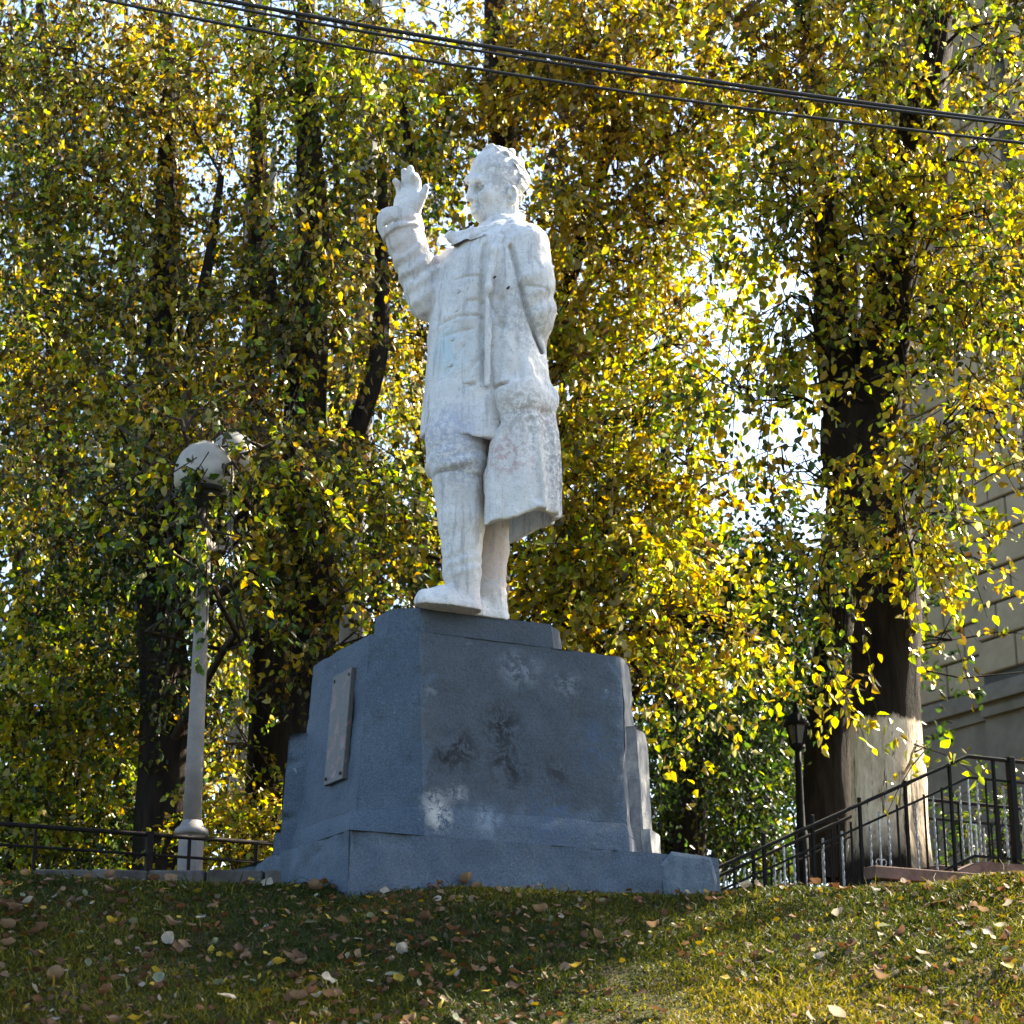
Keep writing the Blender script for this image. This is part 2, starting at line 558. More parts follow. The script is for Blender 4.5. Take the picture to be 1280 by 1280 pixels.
# rear block: lower and a little broader, behind
c_r = Ct_ * 0 + C_
zr = along(800, 913, C_ + Drc * .25, U)[2]
Rr0 = along(801, 1020, C_ + Drc * .22, U); Lr0 = along(357, 1040, D_ - Dfr * .12, np.array([U[0], U[1], 0]) )
def rear_ring(wr, z, ins):
    R = C_ + Drc * .10 + U * wr
    R2 = R + Drc * .30; R3 = R2 + Dfr * 1.0
    L = D_ - Dfr * .04 - U * (wr * .9 - .02)
    L2 = L + Drc * .75
    return [np.array([p[0], p[1], z]) for p in (L + Nn * -.02, R, R2, R3, L2)]
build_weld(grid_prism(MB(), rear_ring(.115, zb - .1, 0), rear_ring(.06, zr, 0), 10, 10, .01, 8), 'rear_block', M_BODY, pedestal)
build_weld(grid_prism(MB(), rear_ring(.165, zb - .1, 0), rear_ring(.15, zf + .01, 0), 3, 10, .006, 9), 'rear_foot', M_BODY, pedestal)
# top slab under the feet
zs = at(555, 759, 12.60)[2]
Bs = at(526, 759, 12.60)
As_, Cs_, Ds_ = corner_set(None, (487, 765), (689, 777), (470, 774), Bs)
rs1 = ring(As_, Bs, Cs_, Ds_, zs, .20); rs0 = offs(rs1, .02, zt - .02)
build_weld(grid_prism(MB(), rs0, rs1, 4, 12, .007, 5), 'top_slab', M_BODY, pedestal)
# plinth
Bp = at(437, 1037, 11.98); zp = Bp[2]
Cp = along(898, 1072, Bp, U); Dp = along(286, 1087, Bp, Dfr)
lenf = np.linalg.norm((Dp - Bp)[:2])
flat = lambda p, z: np.array([p[0], p[1], z])
pr = [flat(Dp, zp), flat(Bp, zp), flat(Cp, zp), flat(Cp + Dfr * lenf, zp)]
plow = [flat(p, zp - .62) for p in offs(pr, .012, 0)]
build_weld(grid_prism(MB(), plow, pr, 20, 60, .016, 11), 'plinth', M_PAINT, pedestal)
# broken-off repair patch on the plinth's right end
pc = along(835, 1092, Bp, U)
mbp = MB()
mbp.prism([pc + Nn * .012 + U * a + np.array([0, 0, b]) for a, b in ((-.04, -.17), (.33, -.19), (.36, -.02), (.32, .125), (.02, .142), (-.07, .05))],
          [pc + Nn * .022 + U * a + np.array([0, 0, b]) for a, b in ((-.02, -.16), (.31, -.18), (.335, -.03), (.30, .10), (.03, .112), (-.04, .04))])
m, base = paint('pale_patched_paint')
m.color(m.mix(m.ramp(m.noise(11, 6, .7, dist=.5), [(.42, 0.), (.62, .6)]), base, (.125, .165, .195)))
m.bump(m.noise(30, 6, .7), .6, .02)
mbp.build('patch', m.m, pedestal, bevel=.008)['label'] = 'paler patched end of the plinth'
# plaque
m = Mat('worn_stone_plaque', .55, .4)
pk = m.noise(11, 5, .65, dist=.5)
m.color(m.ramp(pk, [(.32, (.022, .025, .026)), (.44, (.075, .066, .060)), (.52, (.045, .055, .055)), (.60, (.125, .072, .062)), (.72, (.135, .125, .118))]))
m.bump(m.noise(60, 5, .7), .5, .006)
D0 = (D_ - A_); 
def on_front(px, py):                       # on the plaque side of the block (battered: use the mid-height line)
    Am = (A_ + At_) / 2
    return along(px, py, Am, Dfr)
pts = [on_front(409.5, 984), on_front(438.5, 974), on_front(438.5, 834), on_front(411, 849)]
nf_ = np.array([-Dfr[1], Dfr[0], 0.]); nf_ = nf_ if nf_[1] < 0 else -nf_
q = []
# keep it on the battered face
def face_pt(p):
    zfrac = (p[2] - (zb - .12)) / (zt - (zb - .12))
    a0 = r0[1] * (1 - zfrac) + r1[1] * zfrac
    s = (p - (A_ + At_) / 2) @ Dfr
    return np.array([a0[0] + Dfr[0] * s, a0[1] + Dfr[1] * s, p[2]])
fp = [face_pt(p) for p in pts]
zlo, zhi = (fp[0][2] + fp[1][2]) / 2, (fp[2][2] + fp[3][2]) / 2
s0 = (fp[1] - A_) @ Dfr; s1 = (fp[0] - A_) @ Dfr
def fpz(s, z):
    t = (z - (zb - .12)) / (zt - (zb - .12))
    a0 = r0[1] * (1 - t) + r1[1] * t; d0 = r0[0] * (1 - t) + r1[0] * t
    dd = (d0 - a0)[:2]; dd /= np.linalg.norm(dd)
    return np.array([a0[0] + dd[0] * s, a0[1] + dd[1] * s, z])
lo = .17; w_p = .31
cor = [fpz(lo, zlo), fpz(lo + w_p, zlo), fpz(lo + w_p, zhi), fpz(lo, zhi)]
MB().prism([c + nf_ * .0 for c in cor], [c + nf_ * .035 for c in cor]).build('plaque', m.m, pedestal, bevel=.005)['label'] = 'worn pinkish stone plaque with its lettering gone'
Mdk = simple('dark_iron_bolt', (.03, .03, .03), .6)
for c, sgn in zip(cor, ((1, 1), (-1, 1), (-1, -1), (1, -1))):
    dd = (cor[1] - cor[0]) / w_p
    p = c + dd * .035 * sgn[0] + np.array([0, 0, .04 * sgn[1]])
    MB().tube([p + nf_ * .03, p + nf_ * .044], .011, 8).build('bolt', Mdk, pedestal)
STATUE_Y = 13.02

# ------------------------------------------------------------------ the statue (distance fields turned into meshes)
# design units: 1 unit = the size of a picture element at the statue's own upright plane, w = depth
ST_Y = 12.82
ST_S = mpp(600, 480, ST_Y)
def dsg(u, v, w):
    P = at(u, v, ST_Y + w * ST_S)
    x, y = proj([P[0], ST_Y, P[2]])
    return float(x), float(y), float(w)
def to_world(V):
    a = (V[:, 0] - 640.0) / F_PX; b = (640.0 - V[:, 1]) / F_PX
    d = np.stack([a, _cp - b * _sp, _sp + b * _cp], 1)
    P = CAM + d * (ST_Y / d[:, 1])[:, None]
    P[:, 1] += V[:, 2] * ST_S
    return P
def grid(u0, u1, v0, v1, w0, w1, st):
    us = np.arange(u0, u1, st, dtype=np.float32); vs = np.arange(v0, v1, st, dtype=np.float32); ws = np.arange(w0, w1, st, dtype=np.float32)
    g = np.meshgrid(us, vs, ws, indexing='ij')
    return g, np.array([u0, v0, w0]), st
def smin(a, b, k):
    h = np.clip(.5 + .5 * (b - a) / k, 0, 1)
    return b + (a - b) * h - k * h * (1 - h)
def smax(a, b, k): return -smin(-a, -b, k)
def loc(g, c):
    du, dv, dw = g[0] - c[0], g[1] - c[1], g[2] - c[2]
    return -.862 * du - .506 * dw, .506 * du - .862 * dw, -dv          # forward, left, up
def ell(g, c, r):
    a, b, h = loc(g, c)
    q = np.sqrt((a / r[0]) ** 2 + (b / r[1]) ** 2 + (h / r[2]) ** 2)
    return (q - 1) * min(r)
def cap(g, p, q, r0, r1):
    p, q = np.array(p, np.float32), np.array(q, np.float32)
    d = q - p; L2 = d @ d
    x, y, z = g[0] - p[0], g[1] - p[1], g[2] - p[2]
    t = np.clip((x * d[0] + y * d[1] + z * d[2]) / L2, 0, 1)
    return np.sqrt((x - t * d[0]) ** 2 + (y - t * d[1]) ** 2 + (z - t * d[2]) ** 2) - (r0 + (r1 - r0) * t)
def chain(g, pts, k=4):
    d = None
    for (p, r), (q, s) in zip(pts[:-1], pts[1:]):
        e = cap(g, p, q, r, s)
        d = e if d is None else smin(d, e, k)
    return d
def loft(g, sec, w0=0.0):
    """sec rows: v, cu, forward radius, sideways radius"""
    sec = np.array(sec, np.float32)
    V = g[1]
    cu = np.interp(V, sec[:, 0], sec[:, 1]); ra = np.interp(V, sec[:, 0], sec[:, 2]); rb = np.interp(V, sec[:, 0], sec[:, 3])
    du, dw = g[0] - cu, g[2] - w0
    a = -.862 * du - .506 * dw; b = .506 * du - .862 * dw
    q = np.sqrt((a / ra) ** 2 + (b / rb) ** 2)
    d = (q - 1) * np.minimum(ra, rb)
    return d.astype(np.float32), a, b
def smoothstep(a, b, x):
    t = np.clip((x - a) / (b - a), 0, 1); return t * t * (3 - 2 * t)
def groove(g, line, depth, width, wmax=0, ww=-50):
    """a crease cut along a line seen from the street side"""
    out = 0
    pts = [dsg(u, v, ww)[:2] for u, v in line]
    for (u0, v0), (u1, v1) in zip(pts[:-1], pts[1:]):
        dx, dy = u1 - u0, v1 - v0; L2 = dx * dx + dy * dy
        t = np.clip(((g[0] - u0) * dx + (g[1] - v0) * dy) / L2, 0, 1)
        dd = (g[0] - u0 - t * dx) ** 2 + (g[1] - v0 - t * dy) ** 2
        out = np.maximum(out, depth * np.exp(-dd / width ** 2))
    return out * (g[2] < wmax)
def net(d, org, st):
    """naive surface nets"""
    d = d.astype(np.float32)
    ins = d < 0
    nx, ny, nz = d.shape
    sh = (nx - 1, ny - 1, nz - 1)
    cnt = np.zeros(sh, np.int16)
    for i in (0, 1):
        for j in (0, 1):
            for k in (0, 1):
                cnt += ins[i:nx - 1 + i, j:ny - 1 + j, k:nz - 1 + k]
    act = np.argwhere((cnt > 0) & (cnt < 8))
    ids = -np.ones(sh, np.int64); ids[tuple(act.T)] = np.arange(len(act))
    acc = np.zeros((len(act), 3)); num = np.zeros(len(act))
    cs = [(i, j, k) for i in (0, 1) for j in (0, 1) for k in (0, 1)]
    val = {c: d[act[:, 0] + c[0], act[:, 1] + c[1], act[:, 2] + c[2]] for c in cs}
    for c in cs:
        for ax in range(3):
            if c[ax] == 0:
                c2 = list(c); c2[ax] = 1; c2 = tuple(c2)
                v0, v1 = val[c], val[c2]
                m = (v0 < 0) != (v1 < 0)
                t = v0 / np.where(m, v0 - v1, 1)
                p = np.tile(np.array(c, float), (len(act), 1)); p[:, ax] += t
                acc[m] += p[m]; num[m] += 1
    verts = org + (act + acc / num[:, None]) * st
    faces = []
    for ax in range(3):
        o = [1, 2] if ax == 0 else ([2, 0] if ax == 1 else [0, 1])
        sl0 = [slice(1, -1)] * 3; sl1 = [slice(1, -1)] * 3
        sl0[ax] = slice(0, -1); sl1[ax] = slice(1, None)
        e0, e1 = ins[tuple(sl0)], ins[tuple(sl1)]
        off = np.ones(3, int); off[ax] = 0
        for flip in (False, True):
            m = np.argwhere((e0 & ~e1) if not flip else (~e0 & e1)) + off
            if not len(m): continue
            q = []
            for (s, t) in ((0, 0), (-1, 0), (-1, -1), (0, -1)):
                c = m.copy(); c[:, o[0]] += s; c[:, o[1]] += t
                q.append(ids[tuple(c.T)])
            q = np.stack(q, 1)
            faces.append(q[:, ::-1] if flip else q)
    return verts, np.concatenate(faces)
def lumps(V, amp, sc):
    return V + (amp * np.stack([vnoise(V / sc + 3), vnoise(V / sc + 11), vnoise(V / sc + 23)], 1))
def sculpt(name, pieces, mat, parent, amp=.7, sc=7.0):
    Vs, Fs, o = [], [], 0
    for d, g in pieces:
        v, f = net(d, g[1], g[2])
        v = lumps(lumps(v, amp, sc), amp * .5, sc * .4)
        Vs.append(v); Fs.append(f + o); o += len(v)
    V, Fq = np.concatenate(Vs), np.concatenate(Fs)
    W = to_world(V)
    off = wpos(parent)
    me = mesh_np(name, W - off, Fq, True)
    # normals outward
    bm = bmesh.new(); bm.from_mesh(me); bmesh.ops.recalc_face_normals(bm, faces=bm.faces); bm.to_mesh(me); bm.free()
    for p in me.polygons: p.use_smooth = True
    me.materials.append(mat)
    ob = bpy.data.objects.new(name, me); COL.objects.link(ob)
    place(ob, off, parent)
    return ob

# statue paint
m = Mat('flaking_white_paint', .82, .2)
n1 = m.noise(5, 6, .65, dist=.5); n2 = m.noise(28, 6, .75, dist=.5); n3 = m.noise(90, 4, .7)
b_ = m.ramp(n1, [(.35, (.62, .62, .605)), (.65, (.74, .725, .695))])
b_ = m.mix(m.ramp(n2, [(.50, 0.), (.68, .6)]), b_, (.42, .43, .44))
b_ = m.mix(m.ramp(m.noise(60, 5, .8), [(.58, 0.), (.66, .8)]), b_, (.18, .17, .16))
b_ = m.mix(m.ramp(m.noise(9, 4, .6, stretch=(1, 1, .35)), [(.50, 0.), (.72, .6)]), b_, (.50, .45, .41))
def smark(px, py, w, r, col, amt, b_, nz=None, lo=.45, hi=.54):
    c = at(px, py, ST_Y + w * ST_S)
    k = m.math('MULTIPLY', m.blob(c, r, .3), m.ramp(nz if nz is not None else n2, [(lo, 0.), (hi, 1.)]))
    return m.mix(m.math('MULTIPLY', k, amt), b_, col)
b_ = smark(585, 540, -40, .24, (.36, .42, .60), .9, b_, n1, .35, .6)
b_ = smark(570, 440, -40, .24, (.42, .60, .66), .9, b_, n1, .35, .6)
b_ = smark(640, 575, -55, .22, (.45, .22, .22), .9, b_, lo=.50)
b_ = smark(642, 582, -60, .05, (.50, .10, .10), .9, b_, lo=.35, hi=.5)
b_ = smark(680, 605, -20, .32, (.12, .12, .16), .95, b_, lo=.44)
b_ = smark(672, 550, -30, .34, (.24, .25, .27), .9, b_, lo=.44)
b_ = smark(650, 515, -58, .24, (.30, .26, .21), .9, b_, lo=.42)
b_ = smark(612, 630, -20, .16, (.34, .20, .18), .8, b_, lo=.3, hi=.5)
b_ = smark(612, 700, 10, .32, (.58, .46, .40), .85, b_, n1, .3, .5)
b_ = smark(510, 300, 10, .30, (.60, .53, .49), .85, b_, n1, .3, .5)
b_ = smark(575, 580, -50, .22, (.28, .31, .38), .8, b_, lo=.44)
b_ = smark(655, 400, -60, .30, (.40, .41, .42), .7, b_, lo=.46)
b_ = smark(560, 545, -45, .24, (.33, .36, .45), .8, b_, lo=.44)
b_ = smark(640, 215, -25, .26, (.33, .34, .36), .8, b_, lo=.44)
b_ = smark(545, 340, 20, .14, (.36, .33, .32), .8, b_, lo=.42)
b_ = smark(575, 752, -25, .22, (.62, .55, .56), .7, b_, n1, .3, .5)
drip = m.ramp(m.noise(20, 5, .7, stretch=(1, 1, .10)), [(.54, 0.), (.64, .7)])
b_ = m.mix(drip, b_, (.36, .36, .37))
m.color(b_)
m.bump(m.math('ADD', n2, m.math('MULTIPLY', n3, .9)), .6, .014)
M_WHITE = m.m

zsole = wpos(pedestal)[2] * 0 + zs
statue = thing('statue', 'white painted statue of a standing man in an open overcoat raising his right hand', 'statue', (*at(585, 765, ST_Y)[:2], zs))
vb = proj([0, ST_Y, zs])[1] + 1.5            # sole height in design units

# --- head
HC = (622., 228., 0.)
def hp(a, b, v):                              # point on the head, v as seen
    u = HC[0] - .862 * a + .506 * b; w = HC[2] - .506 * a - .862 * b
    return (u, dsg(u, v, w)[1], w)
g = grid(570, 668, 178, 312, -50, 50, .85); G = g[0]
d = ell(G, (622, 223, 0), (37, 29.5, 36))
d = smin(d, ell(G, hp(8, 0, 246), (28, 25.5, 31)), 8)
d = smin(d, ell(G, hp(19, 0, 269), (11.5, 13, 10)), 8)                    # chin
d = smin(d, cap(G, hp(35, -13, 225), hp(35, 14, 225), 5, 5), 5)         # brow
for sgn in (-1, 1):
    d = smin(d, ell(G, hp(25, 15 * sgn, 243), (8, 8, 8)), 7)             # cheekbones
    d = smax(d, -ell(G, hp(36.5, 11.5 * sgn, 234.5), (10.5, 8.5, 5.6)), 1.0)
    d = smin(d, ell(G, hp(27.2, 11 * sgn, 234.5), (5.2, 5.6, 4.0)), .6)
    d = smin(d, cap(G, hp(33.5, 5.5 * sgn, 231), hp(31, 17 * sgn, 230.5), 1.7, 1.6), 1.2)    # lids
    # ear
    e = ell(G, hp(-5, 28.5 * sgn, 243), (7.5, 4.2, 12))
    e = smax(e, -ell(G, hp(-4, 32 * sgn, 242), (4.4, 3.6, 7.5)), 1.0)
    e = smax(e, -ell(G, hp(-1.5, 31 * sgn, 247), (3.4, 9.0, 3.2)), .6)
    d = smin(d, e, 1.5)
d = smin(d, cap(G, hp(36, 0, 229), hp(40.5, 0, 247), 3.2, 4.6), 4)       # nose
for sgn in (-1, 1):
    d = smin(d, ell(G, hp(36.5, 4.5 * sgn, 248.5), (4, 3.2, 3.2)), 2)
    d = smax(d, -ell(G, hp(38.0, 3.4 * sgn, 252.0), (3.2, 2.2, 3.4)), .5)
d = smin(d, ell(G, hp(28, 0, 259), (7, 12, 9)), 7)
d = smin(d, ell(G, hp(34.8, 0, 259.2), (2.2, 7.5, 2.0)), 1.5)            # lips
d = smin(d, ell(G, hp(33.8, 0, 265), (2.2, 7, 2.2)), 1.8)
d = smax(d, -cap(G, hp(36.6, -8, 262.3), hp(36.6, 8, 262.3), 1.3, 1.3), .6)
for sgn in (-1, 1):
    d = smax(d, -cap(G, hp(33, 9 * sgn, 253), hp(29, 14.5 * sgn, 263), .9, .9), 2.2)   # folds by the mouth
d = smin(d, cap(G, (625, 255, 2), (629, 305, 2), 22, 25), 7)             # neck
head_piece = (d, g)
# --- hair
gh = grid(575, 668, 172, 285, -48, 48, .9); G = gh[0]
a, b, h = loc(G, (622, 228, 0))
q = ell(G, (623.5, 223, 0), (38, 31, 37.5))
wv = np.sin(a * .22 + 2.2 * np.sin(b * .10) + h * .22) * 1.3 - 2.2 * np.abs(np.sin(a * .16 - b * .05 + h * .20 + 1.2 * np.sin(h * .10 + b * .07))) ** 5 - 2.2 * np.abs(np.sin(a * .10 - h * .26 + .9 * np.sin(b * .11))) ** 7 + 1.2
q = q - wv
line = a - np.where(h > 8, -9 + .82 * (h - 8), -9 - .25 * (8 - h)) - 2.0 * np.sin(b * .4) - 1.6 * np.sin(h * .5)
q = smax(q, line * .7, 3)
q = smax(q, -(h + 36 + .3 * a), 3)
for sgn in (-1, 1):
    q = smax(q, -ell(G, hp(-4, 29 * sgn, 243), (11, 9, 14)), 2)
q = smin(q, ell(G, (611, 190, 0), (8, 16, 5.5)), 4)                       # quiff
hair_piece = (q, gh)
# --- raised hand: palm to the front, thumb towards the head
gm = grid(480, 560, 192, 300, -50, 60, .8); G = gm[0]
PC = (511., 247., 8.)
def hq(a, b, h): return (PC[0] - .45 * a + .89 * b, PC[1] - h, PC[2] - .89 * a - .45 * b)
def hell(g, c, r):
    du, dv, dw = g[0] - c[0], g[1] - c[1], g[2] - c[2]
    q = np.sqrt(((-.45 * du - .89 * dw) / r[0]) ** 2 + ((.89 * du - .45 * dw) / r[1]) ** 2 + (dv / r[2]) ** 2)
    return (q - 1) * min(r)
d = hell(G, hq(0, 0, 0), (9.5, 20, 21))
d = smin(d, cap(G, hq(-1, -1, -12), hq(-3, -4, -46), 13.5, 16), 8)
d = smin(d, hell(G, hq(5, 12, -7), (7, 8, 13)), 4)                       # ball of the thumb
d = smin(d, hell(G, hq(4, -12, -8), (6, 7, 13)), 4)
for bb, base, m1, t1, fa, r in ((-12.8, 12, 7, 4, 5, 4.8), (-4.5, 15, 13, 9, 1.6, 5.0), (4.2, 16, 14, 9, 1.4, 5.2), (12.8, 14, 9, 3, 5, 5.0)):
    p0 = hq(0, bb * .92, base - 6); p1 = hq(fa * .5, bb, base + m1 * .62); p2 = hq(fa * 1.4, bb * 1.0, base + m1 + 1); p3 = hq(fa * 2.4 + 1, bb * .98, base + m1 + t1 - 2)
    f_ = smin(smin(cap(G, p0, p1, r + .3, r), cap(G, p1, p2, r + .2, r - .3), .6), cap(G, p2, p3, r - .1, r - 1.0), .6)
    d = smin(d, f_, .7)
d = smin(d, smin(cap(G, hq(4, 15, -9), hq(6, 23, 0), 6.5, 5.4), cap(G, hq(6, 23, 0), hq(7, 28, 8), 5.4, 4.0), 1.2), 2)
hand_piece = (d, gm)
# --- legs in breeches
gl = grid(515, 665, 490, 632, -70, 72, 1.5); G = gl[0]
d = chain(G, [((582, 505, -18), 42), ((573, 560, -24), 39), ((573, 585, -26), 36), ((575, 622, -26), 30)], 8)
d = smin(d, chain(G, [((600, 505, 20), 42), ((608, 560, 22), 37), ((613, 625, 24), 30)], 8), 5)
d = d + 1.3 * np.sin(G[1] * .33 + G[0] * .1 + np.sin(G[2] * .09) * 2) * smoothstep(560, 600, G[1])
d = d - 4.0 * np.exp(-((G[1] - 597) / 9.0) ** 2) + 2.0 * np.exp(-((G[1] - 612) / 4.0) ** 2)
leg_piece = (d, gl)
head = sculpt('head', [head_piece], M_WHITE, statue, .18, 6)
hand = sculpt('hand', [hand_piece], M_WHITE, statue, .18, 6)
sculpt('breeches', [leg_piece], M_WHITE, statue, .4, 6)
hair = sculpt('hair', [hair_piece], M_WHITE, head, .25, 4)
# --- boots
def boot(kn, sh, an, heel, ball, toe, rr):
    gb = grid(min(toe[0], heel[0]) - 28, max(kn[0], heel[0]) + 44, kn[1] - 14, vb + 6, min(kn[2], toe[2]) - 44, max(kn[2], heel[2]) + 40, 1.3); G = gb[0]
    d = chain(G, [(kn, rr[0]), (sh, rr[1]), (an, rr[2])], 8)
    d = smin(d, chain(G, [(heel, rr[3]), (ball, rr[4]), (toe, rr[5])], 6), 9)
    d = smin(d, cap(G, an, heel, rr[2], rr[3]), 5)
    d = smin(d, chain(G, [((heel[0] + 2, vb - 4, heel[2]), rr[3] + 1), ((ball[0], vb - 4, ball[2]), rr[4] + 3.5), ((toe[0], vb - 4, toe[2]), rr[5] + 2.5)], 4), 1.2)
    d = smax(d, G[1] - vb, 1.0)
    d = smax(d, kn[1] - 4 - G[1] + .10 * (G[0] - kn[0]), 2.0)
    d = d + .9 * np.sin(G[1] * .42 + .16 * G[0] + 2 * np.sin(G[2] * .1)) * np.exp(-((G[1] - (an[1] - 8)) / 16.) ** 2)
    return d, gb
fF = np.array([-.862, 0, -.506])
an = np.array([578, 724., -30.])
h0 = np.array([582, vb - 15., -27.])
bl = boot((573.5, 612., -27.), (578., 662., -29.), tuple(an), tuple(h0), tuple(h0 + fF * 32 + [0, 4, 0]), tuple(h0 + fF * 56 + [0, 6, 0]), (32.5, 28, 23, 18, 15.5, 11))
sculpt('boot', [bl], M_WHITE, statue, .5, 7)
h1 = np.array([617, vb - 15., 22.])
br = boot((613., 616., 22.), (614., 680., 22.), (613., 735., 22.), tuple(h1), tuple(h1 + fF * 30 + [0, 4, 0]), tuple(h1 + fF * 52 + [0, 6, 0]), (25, 21, 19, 17, 15, 11))
sculpt('boot', [br], M_WHITE, statue, .5, 7)
# --- tunic with the raised right sleeve
gt = grid(462, 672, 256, 592, -84, 84, 1.6); G = gt[0]
d, a, b = loft(G, [(270, 624, 16, 24), (288, 620, 25, 36), (301, 612, 34, 54), (318, 605, 42, 67), (335, 600, 46, 72), (370, 594, 47, 71), (402, 588, 46, 66), (412, 587, 45.5, 65), (440, 586, 47, 66), (480, 585, 49, 69), (510, 584, 51, 71), (530, 584, 53, 74), (580, 584, 55, 78)])
d = smax(d, 276 - G[1], 6)
hem = 552 + .25 * b
d = smax(d, G[1] - hem, 3)
# front opening below the belt and the hollow under the skirts
skirt = smoothstep(500, 515, G[1])
hol, _, _ = loft(G, [(262, 585, 30, 40), (500, 585, 38, 56), (600, 585, 47, 68)])
hol = smax(hol, 515 - G[1], 4)
d = smax(d, -hol, 3)
slit = np.abs(b + 8) - (1.5 + .09 * np.maximum(G[1] - 500, 0))
d = smax(d, -smax(smax(slit, 500 - G[1], 2), -a, 2), 3)
# belt and creases
d = d - 2.0 * np.exp(-((G[1] - (418 + 0 * b)) / 9.) ** 2) * (a > 0) - .0
for ln, dep, wd in (([(572, 352), (604, 354)], 2.6, 2.0), ([(586, 383), (606, 384)], 2.6, 2.2), ([(552, 402), (575, 400), (606, 404)], 3.4, 2.2), ([(558, 420), (592, 419)], 2.0, 2.0),
                    ([(560, 493), (575, 490), (594, 489)], 5.5, 2.4), ([(556, 470), (580, 440)], 1.8, 3.0), ([(582, 480), (604, 452)], 1.8, 3.0), ([(546, 395), (570, 408)], 1.6, 2.6), ([(552, 340), (563, 312)], 2.0, 3.0)):
    d = d + groove(G, ln, dep, wd, 10, -40)
d = d + groove(G, [(606, 308), (603, 360), (603, 430), (605, 474)], 6.0, 4.0, 10, -62)
d = d + 1.0 * np.sin(b * .30 + G[1] * .05) * smoothstep(440, 540, G[1])
# sleeve
s0, s1, s2 = (569, 322, 44), (534, 366, 22), (500, 276, 14)
sl_ = smin(cap(G, s0, s1, 30, 23), cap(G, s1, s2, 24, 25), 10)
tt = (G[0] - s1[0]) * (s2[0] - s1[0]) / 9256 + (G[1] - s1[1]) * (s2[1] - s1[1]) / 9256
sl_ = sl_ + 1.7 * np.sin(G[0] * .20 + G[1] * .27 + 1.5 * np.sin(G[2] * .12)) * np.exp(-((G[1] - 340) / 40.) ** 2)
nrm = np.array([s2[0] - s1[0], s2[1] - s1[1], 0.]); nrm /= np.linalg.norm(nrm)
pl = (G[0] - 500) * nrm[0] + (G[1] - 270) * (nrm[1]) - (G[0] - 500) * .0
cuff = smax(cap(G, (503, 284, 14), (499, 272, 14), 27.5, 28.5), -1 * pl * 0 + (262 + .02 * (G[0] - 500) - G[1]), 1.5)
cuff = smax(cuff, G[1] - 289 + .25 * (G[0] - 500), 1.5)
sl_ = smax(sl_, 263 - G[1] + .1 * (500 - G[0]), 2)
sl_ = smin(sl_, cuff, 2)
sl_ = smax(sl_, -cap(G, (499, 276, 14), (497, 250, 14), 21, 23), 1.5)
for ln in ([(512, 335), (545, 300)], [(518, 350), (547, 322)], [(505, 318), (530, 296)], [(482, 283), (526, 277)]):
    sl_ = sl_ + groove(G, ln, 2.8, 2.6, 30, 0)
d = smin(d, sl_, 6)
tunic = sculpt('tunic', [(d, gt)], M_WHITE, statue, .6, 8)
# buttons
for u, v in ((583, 341), (583, 372), (581, 395), (578, 430), (577, 462)):
    aa = []
    # on the front line of the tunic
    cu = np.interp(v, [300, 370, 440, 510], [608, 594, 586, 584]); ra = np.interp(v, [300, 370, 440, 510], [38, 47, 47, 51]); rb = np.interp(v, [300, 370, 440, 510], [62, 71, 66, 71])
    th = math.radians(28)
    pa, pb = ra * math.cos(th), rb * math.sin(th)
    P = to_world(np.array([[cu - .862 * pa + .506 * pb, v + 12, -.506 * pa - .862 * pb]]))[0]
    MB().tube([P - Fd * .01 , P + (Fd * .8 + Ld * .5) * .016], [.018, .015], 10).build('button', M_WHITE, tunic, smooth=False)
# --- collar
gc = grid(552, 668, 256, 322, -60, 50, 1.1); G = gc[0]
def wing(pts, r, th):
    d = None
    for (p, q) in zip(pts[:-1], pts[1:]):
        e = cap(G, p, q, r, r)
        d = e if d is None else smin(d, e, 3)
    return d
top = [dsg(651, 272, 4), dsg(645, 280, -28), dsg(622, 286, -44), dsg(590, 291, -42), dsg(567, 297, -28)]
bot = [dsg(646, 282, -10), dsg(630, 292, -46), dsg(606, 299, -54), dsg(584, 305, -46), dsg(573, 306, -33)]
d = None
for t_ in (0, .5, 1.0):
    pts = [tuple(np.array(p) * (1 - t_) + np.array(q) * t_) for p, q in zip(top, bot)]
    e = wing(pts, 6.0, 0); d = e if d is None else smin(d, e, 4)
far = [(646, 268, 8), (632, 276, 26), (604, 288, 28), (578, 298, 12), (564, 299, -8)]
d = smin(d, wing(far, 7, 0), 3)
d = d + groove(G, [(588, 303), (640, 282)], 2.5, 2.2, 0, -42)
sculpt('collar', [(d, gc)], M_WHITE, tunic, .4, 6)
# --- overcoat, left sleeve down with the hand behind the skirt
go = grid(556, 718, 262, 700, -100, 88, 1.7); G = go[0]
SEC = [(274, 634, 12, 18), (290, 632, 26, 41), (305, 628, 40, 63), (325, 623, 51, 76), (345, 621, 54, 80), (400, 622, 53, 78), (440, 622, 52, 75), (480, 625, 54, 76), (520, 628, 57, 78), (560, 630, 60, 82), (600, 631, 61, 83), (690, 630, 62, 84)]
d, a, b = loft(G, SEC)
fold = np.sin(b * .17 + a * .11 + .6 * np.sin(G[1] * .02)) * smoothstep(420, 600, G[1]) * 3.0 + np.sin(b * .42 + G[1] * .012) * 1.2 * smoothstep(330, 430, G[1])
d = d - fold
IN, ai, bi = loft(G, [(r[0], r[1], r[2] - 9, r[3] - 10) for r in SEC])
inner = smax(IN, 545 - G[1], 14)
